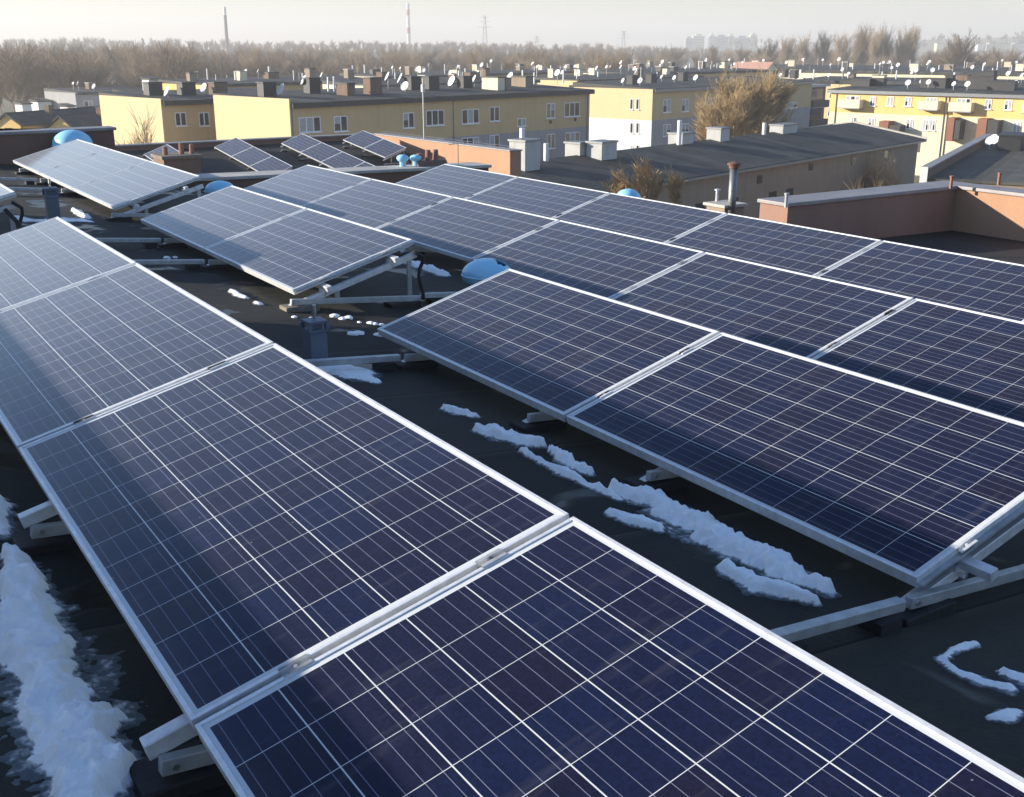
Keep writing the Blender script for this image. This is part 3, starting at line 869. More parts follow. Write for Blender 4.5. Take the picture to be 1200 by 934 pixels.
# brick chimney with clay pots on the lower roof
XB = -20.0
a = on_plane(190, 183, Vector((XB, 0, 0)), Vector((1, 0, 0)))
b = on_plane(233, 184, Vector((XB, 0, 0)), Vector((1, 0, 0)))
bc = thing('brick_chimney', 'dark brick chimney with terracotta pots in front of the small distant panels', 'chimney', (XB - 0.35, (a.y + b.y) / 2, z2(XB)))
wy, hh = (b.y - a.y) / 2, a.z - z2(XB)
MB().box(-.45, .45, -wy, wy, -.1, hh - .08).build('stack', M['brick'], bc)
MB().box(-.5, .5, -wy - .05, wy + .05, hh - .077, hh).build('cap', M['concrete'], bc)
for i, yy in enumerate((-.28, .12, .38)):
    k = MB()
    k.tube([(0.05, yy * wy / .45, hh - .005), (0.05, yy * wy / .45, hh + (.20, .27, .23)[i])], [.07, .055], 12)
    k.build('chimney_pot', M['terracotta'], bc)
k = MB(); k.lathe([(.002, 0), (.10, .02), (.12, .05)], seg=16)
# stub with clay pots, aerial
XS = -8.3
a = on_plane(503, 189, Vector((XS, 0, 0)), Vector((1, 0, 0)))
sc = thing('chimney_stub', 'small chimney stub with terracotta pots on the low dark parapet', 'chimney stub', (XS, a.y, -0.54))
MB().box(-.16, .16, -.24, .24, 0.0, .085).build('wall', M['brick'], sc, bevel=.006)
for i, yy in enumerate((-.18, -.02, .12)):
    MB().tube([(0, yy, .082), (0, yy, .20 + .05 * (i != 0))], [.05, .042], 12).build('chimney_pot', M['terracotta'], sc)
a = on_plane(537, 193, Vector((XS, 0, 0)), Vector((1, 0, 0)))
an = thing('tv_aerial', 'small cross shaped aerial before the sunlit peach wall', 'aerial', (XS, a.y, -0.552))
MB().tube([(0, 0, 0), (0, 0, .36)], .008, 6).build('mast', M['zinc'], an)
k = MB(); k.tube([(-.02, -.16, .33), (.02, .16, .345)], .006, 6)
for j in range(5): k.tube([(-.07, -.14 + j * .07, .34), (.07, -.14 + j * .07, .34)], .004, 5)
k.build('elements', M['zinc'], an)
a = on_plane(497, 163, Vector((0, 21.85, 0)), Vector((0, 1, 0)))
b = on_plane(496, 92, Vector((0, 21.85, 0)), Vector((0, 1, 0)))
zb_ = -2.40 + .10 * (a.x + 37.7) / 11.1
an = thing('aerial_mast', 'thin pale aerial mast rising from the peach parapet wall', 'mast', (a.x, 21.85, zb_))
hm = b.z - zb_
MB().tube([(0, 0, -0.02), (0, 0, hm)], .028, 8).build('pole', M['alu_dirty'], an)
k = MB(); k.box(-.06, .06, -.06, .06, hm * .78, hm * .90); k.build('amplifier_box', M['dish'], an)
# lightning wire on the peach wall coping
k = MB()
pts = [(-37.5 + i * .9, 21.86, -2.40 + .009 * .9 * i + .09 + .02 * (i % 2)) for i in range(13)]
k.tube(pts, .006, 5)
for q in pts[::2]: k.tube([(q[0], q[1], q[2] - .13), q], .008, 5)
tag(k.build('lightning_wire', M['zinc']), 'thin lightning wire on short holders along the peach wall top', 'wire')

# black cables at the left edge
k = MB(); k.smooth = True
k.tube([Vector((-1.50, .86, .12)), Vector((-1.44, .93, .02)), Vector((-1.36, .96, -.10)), Vector((-1.32, .97, -.22)), Vector((-1.35, .90, -.285))], .018, 8)
tag(k.build('cable', M['black']), 'black cable hanging from the panel corner at the left edge', 'cable')

# ------------------------------------------------------------------ snow
def snow(name, label, pts, h=0.05, cell=0.011, rough=1.0, seed=0, group='snow patches on the dark roof'):
    """pts: (x, y, half width) along a spine; ragged lumpy heap on the roof"""
    pts = [Vector(p) for p in pts]
    x0 = min(p.x - p.z * 1.5 for p in pts) - .06; x1 = max(p.x + p.z * 1.5 for p in pts) + .06
    y0 = min(p.y - p.z * 1.5 for p in pts) - .06; y1 = max(p.y + p.z * 1.5 for p in pts) + .06
    nx, ny = int((x1 - x0) / cell) + 1, int((y1 - y0) / cell) + 1
    H, T = {}, {}
    for i in range(nx):
        for j in range(ny):
            x, y = x0 + i * cell, y0 + j * cell
            best = 9
            for a, b in zip(pts, pts[1:]):
                dx, dy = b.x - a.x, b.y - a.y
                t_ = max(0, min(1, ((x - a.x) * dx + (y - a.y) * dy) / (dx * dx + dy * dy + 1e-9)))
                wv = a.z + (b.z - a.z) * t_
                d = math.hypot(x - a.x - dx * t_, y - a.y - dy * t_) / max(wv, .005)
                best = min(best, d)
            q = Vector((x * 7 + seed, y * 7, seed * .7))
            n1 = noise.fractal(q, 0.9, 2.1, 5)
            n2 = abs(noise.noise(q * 1.9 + Vector((3.3, 1.7, 0)))); n3 = noise.noise(q * 7.3)
            e = 1 - best + rough * (.75 * n1 + .10 * n3 + .30 * noise.noise(q * .45)) + .12
            core = max(0, min(1, (e - .10) * 1.7)) ** .75
            film = e + .20 + .03 / max(.02, min(p.z for p in pts) + .01) * .2 + .55 * noise.noise(q * 2.7 + Vector((9, 4, 1))) + .30 * n3       # thin slush round the heap
            if e > -1.2:
                lump = .60 + .34 * (1 - 2.4 * n2) + .22 * n1 + .12 * n3 + .08 * noise.noise(q * 15)
                hh = .0035 * min(1, max(film, e) / .25) + h * core * lump if max(film, e) > 0 else .012 * max(film, e)
                H[i, j] = hh
                T[i, j] = max(0.0, min(1.0, core * 3.2 + .30 * min(1, max(0, film) / .5)))
    m = MB(); m.smooth = True
    idx = {}
    def vtx(i, j):
        if (i, j) not in idx:
            idx[i, j] = len(m.v)
            x, y = x0 + i * cell, y0 + j * cell
            m.v.append((x, y, zr(y) + max(H.get((i, j), -.012), -.012)))
        return idx[i, j]
    for i in range(nx - 1):
        for j in range(ny - 1):
            if max(H.get(a, -1) for a in ((i, j), (i + 1, j), (i + 1, j + 1), (i, j + 1))) > 0:
                m.f.append((vtx(i, j), vtx(i + 1, j), vtx(i + 1, j + 1), vtx(i, j + 1)))
    o = m.build(name, M['snow'])
    inv = {k: ij for ij, k in idx.items()}
    at_ = o.data.attributes.new('thickness', 'FLOAT', 'POINT')
    at_.data.foreach_set('value', [T.get(inv[k], 0.0) for k in range(len(m.v))])
    return tag(o, label, 'snow', group)
def sp(L):
    return [(*roof_at(u, v).xy, w_) for u, v, w_ in L]
snow('snow_patch', 'broad ragged white snow strip in the bottom left corner', sp([(12, 652, .03), (26, 680, .05), (40, 730, .085), (55, 790, .10), (84, 850, .105), (102, 910, .09), (112, 990, .08)]), .065, .007, .75, 1)
snow('snow_patch', 'small snow patch at the left edge above the broad strip', sp([(-25, 585, .05), (-4, 610, .06), (2, 625, .03)]), .04, .012, 1.0, 2)
snow('snow_patch', 'long lumpy white snow strip below the pair of panels', sp([(718, 578, .03), (770, 592, .06), (830, 625, .085), (885, 655, .075), (935, 680, .06), (972, 694, .035)]), .06, .007, 1.0, 3)
snow('snow_patch', 'thin side tongue of snow left of the long lumpy strip', sp([(715, 602, .018), (742, 612, .03), (770, 620, .02)]), .025, .009, 1.0, 13)
snow('snow_patch', 'lower fringe of snow beside the end of the long lumpy strip', sp([(850, 668, .03), (890, 690, .04), (925, 698, .03), (955, 708, .02)]), .04, .009, 1.0, 14)
snow('snow_patch', 'ragged middle snow patch near the square vent row, left of the long strip', sp([(560, 506, .02), (590, 514, .05), (618, 520, .05), (635, 524, .02)]), .05, .009, 1.1, 4)
snow('snow_patch', 'narrow snow trail between the ragged patch and the long strip', sp([(612, 530, .015), (632, 541, .018), (655, 552, .024), (690, 570, .026), (726, 586, .028)]), .03, .008, 1.1, 5)
snow('snow_patch', 'thin pointed snow patch just above the narrow trail', sp([(645, 530, .012), (660, 540, .025), (680, 551, .028), (692, 557, .015)]), .045, .008, .9, 6)
snow('snow_patch', 'small snow splash nearest the middle mount block', sp([(520, 480, .015), (540, 485, .035), (558, 489, .02)]), .03, .009, 1.2, 7)
snow('snow_patch', 'flat greyish snow patch beside the nearest row and vent post', sp([(395, 432, .09), (420, 440, .09), (440, 448, .03)]), .018, .011, 1.0, 8)
snow('snow_patch', 'curved thin snow patch on the dark roof at the right', sp([(1143, 757, .010), (1118, 762, .014), (1104, 774, .018), (1120, 788, .014), (1150, 800, .03), (1180, 806, .025)]), .016, .008, 1.0, 9)
snow('snow_patch', 'snow patch cut by the right picture edge', sp([(1178, 790, .02), (1195, 795, .04), (1215, 803, .05)]), .02, .009, 1.0, 10)
snow('snow_patch', 'small lowest snow crumb at the right edge', sp([(1160, 842, .01), (1180, 840, .02), (1192, 834, .015)]), .012, .008, 1.0, 15)
snow('snow_patch', 'white snow strip under the long row behind the open triangle mount', sp([(475, 308, .03), (497, 315, .055), (520, 323, .05)]), .05, .012, .8, 11)
snow('snow_patch', 'thin bright snow streak below the pale far left panels', sp([(86, 247, .02), (96, 253, .035), (105, 257, .02)]), .04, .014, .8, 12)
snow('snow_patch', 'short sunlit snow scrap on the brown roof before the middle pair', sp([(272, 342, .02), (281, 347, .03), (288, 350, .02)]), .02, .011, 1.1, 16)
snow('snow_patch', 'tiny sunlit snow scrap next to the short one', sp([(300, 355, .015), (304, 357, .02)]), .015, .01, 1.1, 17)
snow('snow_patch', 'flat dull snow film before the far vent post', sp([(20, 254, .05), (38, 259, .10), (55, 259, .12), (85, 258, .14), (104, 260, .05)]), .008, .016, 1.0, 19)
cr = MB(); cr.smooth = True
for u, v, r in ((345, 372, .018), (392, 371, .03), (401, 374, .022), (409, 373, .028), (421, 378, .014), (434, 379, .022), (440, 380, .02), (447, 381, .018), (412, 392, .03), (445, 393, .03), (420, 391, .03), (365, 374, .02), (575, 500, .02), (560, 498, .015), (195, 303, .03), (205, 302, .02)):
    q = roof_at(u, v)
    n0 = len(cr.v)
    cr.lathe([(r * 1.1, -.002), (r, r * .35), (r * .55, r * .6), (.001, r * .66)], (q.x, q.y, zr(q.y)), 9)
    for i in range(n0, len(cr.v)):
        x, y, z = cr.v[i]
        kk = 1 + .6 * noise.noise(Vector((x * 40, y * 40, z * 40)))
        cr.v[i] = (q.x + (x - q.x) * kk * 1.3, q.y + (y - q.y) * kk, z)
cro = cr.build('snow_crumbs', M['snow'])
cro.data.attributes.new('thickness', 'FLOAT', 'POINT').data.foreach_set('value', [1.0] * len(cr.v))
tag(cro, 'scattered crumbs of snow on the dark roof by the vent post', 'snow', kind='stuff')

# ------------------------------------------------------------------ blocks of flats beyond the roof
def wang(phi):
    """world rotation of an axis pointing phi degrees right of straight ahead"""
    return pi - YAW - R(phi)

class Block:
    """local frame: x along the front, y towards the back, z up from the ground; the front faces -y"""
    def __init__(s, label, l, D, phi, length, depth, ztop, name='apartment_block', cat='building'):
        s.root = thing(name, label, cat, V(l, D, GZ), wang(phi))
        s.L, s.W, s.H = length, depth, ztop - GZ
        s.n = Vector((cos(wang(phi) - pi / 2), sin(wang(phi) - pi / 2), 0))
        s.xd = Vector((cos(wang(phi)), sin(wang(phi)), 0))
        s.o = V(l, D, GZ)
    def front(s, u, v):
        p = on_plane(u, v, s.o, s.n) - s.o
        return p.dot(s.xd), p.z
    def side(s, u, v):
        p = on_plane(u, v, s.o, s.xd) - s.o
        return -p.dot(s.n), p.z
    def walls(s, bands, gable=None, gtop=0.0):
        """bands: list of (z0, z1, material); gable: same, for the wall at x = 0"""
        for z0, z1, m_ in bands:
            MB().box(0.0, s.L, 0.0, s.W, z0, z1).build('wall', m_, s.root)
        if gable:
            for z0, z1, m_ in gable:
                k = MB()
                k.box(-0.14, -0.003, -0.10, s.W + 0.05, z0, z1)
                k.build('gable_wall', m_, s.root)
    def roof(s, m_, over=0.35, th=0.42, fall=0.0, fascia=None, x0=None):
        x0 = -over if x0 is None else x0
        r_ = MB().prism([(x0, -over), (s.L + over, -over), (s.L + over, s.W + over), (x0, s.W + over)], s.H + .003, lambda x, y: s.H + th + fall * (y + over) / s.W)
        s.rf = r_.build('roof', m_, s.root)
        s.rz = lambda y: s.H + th + fall * (y + over) / s.W
        if fascia:
            MB().box(x0, s.L + over, -over - .03, -over - .003, s.H - .02, s.H + th * .8).build('gutter', fascia, s.rf)
        return s.rf
    def window(s, x, z, w_, h_, panes=2, open_dark=None, curtain=0.4, wall='front', deep=0.14, rnd_=random.Random(3)):
        """recessed casement; wall 'front' or 'gable'"""
        k, gl, cu, sill = MB(), MB(), MB(), MB()
        fw = 0.07
        def put(mb, a0, a1, d0, d1, z0, z1):
            if wall == 'front': mb.box(a0, a1, d0, d1, z0, z1)
            else: mb.box(d0 - .14, d1 - .14, a0, a1, z0, z1)
        e = -0.05
        put(k, x - w_ / 2, x + w_ / 2, e, -.004, z - h_ / 2, z - h_ / 2 + fw)
        put(k, x - w_ / 2, x + w_ / 2, e, -.004, z + h_ / 2 - fw, z + h_ / 2)
        put(k, x - w_ / 2, x - w_ / 2 + fw, e, -.004, z - h_ / 2 + fw, z + h_ / 2 - fw)
        put(k, x + w_ / 2 - fw, x + w_ / 2, e, -.004, z - h_ / 2 + fw, z + h_ / 2 - fw)
        for i in range(1, panes):
            xx = x - w_ / 2 + w_ * i / panes
            put(k, xx - fw * .75, xx + fw * .75, e, -.004, z - h_ / 2 + fw, z + h_ / 2 - fw)
        f_ = k.build('window', M['frame'], s.root)
        put(gl, x - w_ / 2 + fw, x + w_ / 2 - fw, -.024, -.006, z - h_ / 2 + fw, z + h_ / 2 - fw)
        gl.build('pane', M['win'] , f_)
        for i in range(panes):
            if rnd_.random() < curtain:
                a0 = x - w_ / 2 + w_ * i / panes + fw; a1 = x - w_ / 2 + w_ * (i + 1) / panes - fw
                put(cu, a0, a1, -.030, -.026, z - h_ / 2 + fw + (h_ * .45 if rnd_.random() < .4 else 0), z + h_ / 2 - fw)
        if cu.v: cu.build('curtain', M['curtain'], f_)
        put(sill, x - w_ / 2 - .08, x + w_ / 2 + .08, -.16, -.004, z - h_ / 2 - .07, z - h_ / 2 - .003)
        sill.build('sill', M['frame'], f_)
        return f_
    def chimney(s, x, y, wx, wy, h_, m_='darkmetal', capm='darkmetal'):
        z = s.rz(y) - .05
        k = MB().box(x - wx / 2, x + wx / 2, y - wy / 2, y + wy / 2, z, z + h_)
        c = k.build('chimney', M[m_], s.rf)
        k = MB().box(x - wx / 2 - .08, x + wx / 2 + .08, y - wy / 2 - .08, y + wy / 2 + .08, z + h_ + .003, z + h_ + .10)
        k.build('chimney_cap', M[capm], s.rf)
    def dish(s, x, y, r, ang=0.0, hgt=0.5):
        """satellite dish on a short mast, facing south"""
        z = s.rz(y)
        k = MB(); k.smooth = True
        prof = [(r * q, .22 * r * q * q) for q in (.02, .3, .6, .85, 1.0)]
        k.lathe(prof, seg=14)
        az = -s.root.rotation_euler.z - pi / 2 + ang
        rot = Matrix.Rotation(az + pi / 2, 4, 'Z') @ Matrix.Rotation(R(62), 4, 'X')
        mt = Matrix.Translation((x, y, z + hgt)) @ rot
        k.v = [tuple(mt @ Vector(p)) for p in k.v]
        k.tube([(x, y, z - .05), (x, y, z + hgt)], .03, 5)
        k.build('satellite_dish', M['dish'], s.rf)
    def vent(s, x, y, h_, r=.07, m_='dish'):
        z = s.rz(y)
        MB().tube([(x, y, z - .05), (x, y, z + h_)], r, 6).build('vent_pipe', M[m_], s.rf)
    def balcony(s, x, z, w_, m_, wall='front'):
        k = MB()
        k.box(x - w_ / 2, x + w_ / 2, -1.1, -.004, z - .12, z)
        b_ = k.build('balcony', M['greywall'], s.root)
        k = MB()
        k.box(x - w_ / 2, x + w_ / 2, -1.1, -1.05, z + .003, z + .95)
        k.box(x - w_ / 2, x - w_ / 2 + .05, -1.047, -.004, z + .003, z + .95)
        k.box(x + w_ / 2 - .05, x + w_ / 2, -1.047, -.004, z + .003, z + .95)
        k.build('balcony_panel', M[m_], b_)
        return b_

rc = random.Random(12)
# long block with the big yellow gable, front in shade
B1 = Block('long block of flats with shaded tan front, big sunlit yellow gable and white framed windows', -17.8, 92, 42.6, 38.3, 10.6, -3.55)
zb = B1.front(687, 148)[1]
B1.walls([(0, zb - .002, M['greywall']), (zb, B1.H, M['tan'])], [(0, B1.H + .75, M['yellow_sunlit'])])
B1.roof(M['bitumen_far'], fall=.45, fascia=M['darkmetal'], x0=0.01)
for (u0, u1, v0, v1, n) in ((350, 375.5, 137, 155, 3), (391, 407, 136, 154, 2), (472, 485, 132, 150, 2), (499, 520, 129, 147, 3), (541, 561, 128, 145, 3), (573.5, 585, 125, 142, 2),
                            (606, 616, 138.5, 148, 2), (640, 650, 121, 138.5, 2), (661, 679, 120, 136.5, 3), (640.6, 650, 157, 174, 2), (662, 679, 155, 171, 3), (541, 561, 161, 178, 3), (573.5, 585, 158, 175, 2), (499, 520, 163, 180, 3)):
    x0, za = B1.front(u0, (v0 + v1) / 2); x1, _ = B1.front(u1, (v0 + v1) / 2)
    z1 = B1.front((u0 + u1) / 2, v0)[1]; z0 = B1.front((u0 + u1) / 2, v1)[1]
    B1.window((x0 + x1) / 2, (z0 + z1) / 2, x1 - x0, z1 - z0, n)
for u in (341.5, 531, 688):
    x = B1.front(u, 130)[0]
    MB().tube([(min(x, B1.L - .1), -.06, 0.0), (min(x, B1.L - .1), -.06, B1.H - .03)], .055, 7).build('drainpipe', M['zinc'], B1.root)
for u, v in ((645, 143), (674, 140)):
    x, z = B1.front(u, v)
    MB().box(x - .16, x + .16, -.05, -.004, z - .16, z + .16).build('wall_vent', M['darkmetal'], B1.root)
def roof_item(b, u, v, yy):
    """local x of a thing on the roof at depth yy seen at column u"""
    p = on_plane(u, v, b.o - b.n * yy, b.n) - b.o
    return p.dot(b.xd)
for (u, yy, wx, wy, h_, m_, cm) in ((313, 6, 1.3, .9, 1.15, 'darkmetal', 'darkmetal'), (366, 7.5, 1.2, .9, 1.3, 'darkmetal', 'darkmetal'), (405, 4.5, .9, 1.6, 1.0, 'brick', 'darkmetal'), (437, 4.5, 1.4, 1.0, 1.4, 'brick', 'darkmetal'),
                                (484, 7, 1.3, 1.0, 1.2, 'darkmetal', 'darkmetal'), (505, 7, 1.4, 1.0, 1.2, 'darkmetal', 'darkmetal'), (545, 7, 1.3, .9, 1.1, 'darkmetal', 'darkmetal'), (578, 4, 1.0, 2.2, 1.2, 'cream', 'darkmetal'), (588, 4, .8, 1.8, 1.1, 'beige', 'darkmetal'),
                                (612, 6, 1.2, 2.0, 1.0, 'beige', 'darkmetal'), (642, 6.5, 1.5, 1.0, 1.5, 'darkmetal', 'darkmetal')):
    x = roof_item(B1, u, 110, yy)
    if 0.8 < x < B1.L - .6: B1.chimney(x, yy, wx, wy, h_, m_, cm)
for (u, yy) in ((330, 5), (357, 8), (385, 8.5), (392, 8.2), (455, 8.8), (470, 8), (475, 5), (530, 8), (538, 8.4), (556, 7.6), (566, 6), (570, 8), (598, 8), (626, 8.5), (653, 7), (660, 8)):
    x = roof_item(B1, u, 108, yy)
    if rc.random() < .5: B1.dish(x, yy, .38 + .2 * rc.random(), rc.uniform(-.4, .4), .5 + .7 * rc.random())
    else: B1.vent(x, yy, .8 + rc.random() * .8, .09)

# block at the left with its gable behind a bare tree
B0 = Block('smaller block of flats with shaded tan front, its sunlit gable behind a bare tree', -30.5, 100, 42.6, 16, 10.6, -3.75)
B0.walls([(0, B0.H - 4.6, M['greywall']), (B0.H - 4.598, B0.H, M['tan'])], [(0, B0.H + .6, M['yellow_sunlit'])])
B0.roof(M['bitumen_far'], fall=.4, fascia=M['darkmetal'], x0=.01)
for (u0, u1, v0, v1, n) in ((205, 218, 132, 148, 2), (233, 245, 132, 148, 2), (205, 218, 168, 184, 2)):
    x0, _ = B0.front(u0, 140); x1, _ = B0.front(u1, 140)
    z1 = B0.front(u0, v0)[1]; z0 = B0.front(u0, v1)[1]
    B0.window((x0 + x1) / 2, (z0 + z1) / 2, x1 - x0, z1 - z0, n)
for u, yy, m_ in ((180, 6, 'darkmetal'), (219, 5, 'darkmetal'), (256, 4, 'brick')):
    B0.chimney(roof_item(B0, u, 112, yy), yy, 1.4, 1.0, 1.1, m_)
B0.dish(roof_item(B0, 197, 115, 3), 3, .5)
B0.dish(roof_item(B0, 240, 115, 6), 6, .45, .3)

# pair of far blocks with cream ground floors
B2 = Block('block of flats with glaring white and yellow gable, front half hidden by the big willow', 17.1, 140, 41, 42, 12, -4.2)
zb = B2.side(720, 139)[1]
B2.walls([(0, zb - .002, M['greywall']), (zb, B2.H, M['tan'])], [(0, zb - .002, M['white_wall']), (zb, B2.H + .35, M['yellow_sunlit'])])
B2.roof(M['bitumen_far'], fall=.5, fascia=M['zinc'], x0=.01)
for u in (741, 748):
    for v in (122, 150, 176):
        y, z = B2.side(u, v)
        B2.window(y, z, .5, 1.3, 1, wall='gable', curtain=.2)
for (u0, u1, v0, v1, n) in ((777, 786, 117, 132, 2), (799, 807, 116.5, 131, 2), (925, 934, 120, 127, 2), (777, 786, 146, 160, 2), (799, 807, 145, 159, 2), (830, 842, 115, 128, 3), (870, 878, 113, 126, 2), (905, 915, 111, 123, 2)):
    x0, _ = B2.front(u0, v0); x1, _ = B2.front(u1, v0)
    z1 = B2.front(u0, v0)[1]; z0 = B2.front(u0, v1)[1]
    B2.window((x0 + x1) / 2, (z0 + z1) / 2, x1 - x0, z1 - z0, n, curtain=.9)
for i, (u, yy) in enumerate(((741, 6), (763, 7), (800, 8), (905, 6), (918, 7), (930, 5))):
    B2.chimney(roof_item(B2, u, 98, yy), yy, 1.3, .9, 1.1, 'darkmetal')
for u, yy in ((730, 5), (750, 4), (775, 8), (790, 6), (815, 5), (925, 6), (936, 8), (914, 4)):
    B2.dish(roof_item(B2, u, 98, yy), yy, .25 + .2 * rc.random(), rc.uniform(-.5, .5), .6)
# dark loggia stack on the end of it
LG = Block('dark stack of loggias with an orange lit top at the end of the tan block', 44.4, 173, 41, 6, 9, -4.8, 'loggia_stack')
LG.walls([(0, LG.H, M['redbrown'])])
LG.roof(M['coping_light'], over=.5, th=.35)
for i in range(3):
    LG.balcony(2.7, LG.H - 2.9 - i * 2.8, 5.2, 'darkmetal')
    MB().box(.5, 5.0, -.05, -.004, LG.H - 1.85 - i * 2.8, LG.H - .35 - i * 2.8).build('window', M['win'], LG.root)
# the stepped yellow wing with balconies seen between the blocks
B5 = Block('narrow sunlit yellow house end with stacked balconies between the two blocks', 8.2, 156, 133, 10, 9, -4.2, 'apartment_wing')
B5.walls([(0, B5.H - 2.7, M['cream']), (B5.H - 2.698, B5.H, M['yellow_sunlit'])])
B5.roof(M['bitumen_far'], th=.3)
B5.root.location = V(8.2, 156, GZ); B5.o = V(8.2, 156, GZ)
for v in (116, 132, 148):
    x, z = B5.front(696, v)
    B5.window(x, z, 1.6, 1.5, 2); B5.balcony(x + .3, z - 1.2, 3.0, 'redbrown')

# bright yellow block at the right, long sunlit front
B3 = Block('bright yellow sunlit block of flats at the right with balconies and shops', 38.5, 139, 131, 44, 10.5, -4.2)
zb = B3.front(1050, 134)[1]
B3.walls([(0, zb - .002, M['cream']), (zb, B3.H, M['yellow_strong'])])
B3.roof(M['bitumen_far'], fall=.35, fascia=M['zinc'])
for (u0, u1, v0, v1, n, bal) in ((992, 1008, 112, 124, 3, 1), (1020, 1027, 113, 124, 2, 0), (1040, 1048, 113, 124, 2, 0), (1061, 1069, 113.5, 124.5, 2, 0), (1086, 1099, 114, 126, 3, 1), (1122, 1138, 115, 128, 3, 1), (1155, 1163, 116, 128, 2, 0), (1178, 1187, 117, 129, 2, 0),
                                 (1208, 1222, 117, 130, 3, 1), (998, 1004, 137, 150, 2, 0), (1018, 1026, 138, 150, 2, 0), (1063, 1071, 139, 151, 2, 0), (1082, 1089, 140, 153, 2, 0), (1090, 1097, 140, 153, 2, 0), (1188, 1197, 143, 156, 2, 0)):
    x0, _ = B3.front(u0, v0); x1, _ = B3.front(u1, v0)
    z1 = B3.front(u0, v0)[1]; z0 = B3.front(u0, v1)[1]
    B3.window((x0 + x1) / 2, (z0 + z1) / 2, abs(x1 - x0), z1 - z0, n, curtain=.8)
    if bal: B3.balcony((x0 + x1) / 2, z0 - .15, abs(x1 - x0) + 1.0, 'cream')
for (u0, u1, v0, v1, m_) in ((1037, 1048, 141, 160, 'redbrown'), (1049, 1061, 146, 164, 'darkmetal'), (1117, 1125, 137, 158, 'redbrown'), (1126, 1132, 140, 156, 'darkmetal'), (1152, 1163, 138, 160, 'redbrown'), (1164, 1176, 140, 165, 'darkmetal')):
    x0, _ = B3.front(u0, v0); x1, _ = B3.front(u1, v0)
    z1 = B3.front(u0, v0)[1]; z0 = max(.1, B3.front(u0, v1)[1])
    MB().box(min(x0, x1), max(x0, x1), -1.6, -.004, z0 - .6, z1).build('shop_porch', M[m_], B3.root)
for u in (980, 1112, 1108):
    x = B3.front(u, 120)[0]
    MB().tube([(x, -.06, 0), (x, -.06, B3.H - .05)], .06, 6).build('drainpipe', M['zinc'], B3.root)
for (u, yy, wx, h_) in ((1010, 6, 2.4, .8), (1028, 7, 2.0, .9), (1095, 6, 3.0, 1.1), (1113, 7, .9, 1.4), (1150, 6, 3.0, 1.4), (1160, 7, 1.0, 2.0), (1175, 5, 3.0, 1.0)):
    B3.chimney(roof_item(B3, u, 98, yy), yy, wx, 1.0, h_, 'darkmetal')
for u, yy in ((1064, 3), (1080, 6), (1088, 5), (1118, 3), (1134, 3), (1104, 7), (1170, 7), (1190, 6)):
    B3.dish(roof_item(B3, u, 98, yy), yy, .28 + .2 * rc.random(), rc.uniform(-.4, .4), .7)

# dark-roofed low block in front of the willow
Hs = Block('long low tan building with a dark sloping felt roof and white chimneys', 10.6, 70, 40.6, 38, 12.5, -6.75, 'low_building')
hx0 = -14.0
MB().box(hx0, 38, 0, 12.5, 0, Hs.H).build('wall', M['beige'], Hs.root)
for sgn in (0, 1):
    pass
k = MB()
rw = 6.4
e0, e1 = Hs.H + .02, Hs.H + 1.15
k.v = []
def ppt(x, y, z): return (x, y, z)
for (ya, za, yb2, zb2) in ((-.5, e0, rw, e1), (rw, e1, 13.0, e0)):
    k.prism([(hx0 - .3, ya), (38.5, ya), (38.5, yb2), (hx0 - .3, yb2)], lambda x, y, ya=ya, za=za, yb2=yb2, zb2=zb2: za + (zb2 - za) * (y - ya) / (yb2 - ya),
            lambda x, y, ya=ya, za=za, yb2=yb2, zb2=zb2: za + .22 + (zb2 - za) * (y - ya) / (yb2 - ya))
Hs.rf = k.build('roof', M['bitumen_far'], Hs.root)
MB().poly([(38, 0, Hs.H), (38, 12.5, Hs.H), (38, rw, e1)]).build('gable_end', M['beige'], Hs.root)
MB().poly([(hx0, 0, Hs.H), (hx0, rw, e1), (hx0, 12.5, Hs.H)]).build('gable_end', M['beige'], Hs.root)
Hs.rz = lambda y: (e0 + .22 + (e1 - e0) * (y + .5) / (rw + .5)) if y < rw else (e1 + .22 - (e1 - e0) * (y - rw) / 6.6)
k = MB()
for (ya, yb2) in ((-.5, rw), (rw, 13.0)):
    k.bar((38.56, ya, Hs.rz(ya) - .02), (38.56, yb2, Hs.rz(yb2 - 1e-4 if yb2 == rw else yb2) - .02), .14, .32)
k.build('gable_trim', M['coping_light'], Hs.rf)
MB().box(hx0, 38.3, -.62, -.505, e0 + .02, e0 + .16).build('gutter', M['zinc'], Hs.rf)
for (u, v) in ((950, 195), (890, 210), (1000, 189), (1038, 181), (905, 232), (925, 228), (860, 240), (820, 246), (1030, 205)):
    x, z = Hs.front(u, v)
    w_ = .7 if v < 215 else 1.1
    k = MB(); k.box(x - w_ / 2, x + w_ / 2, -.03, -.004, z - w_ * .4, z + w_ * .4)
    k.build('window', M['win'], Hs.root)
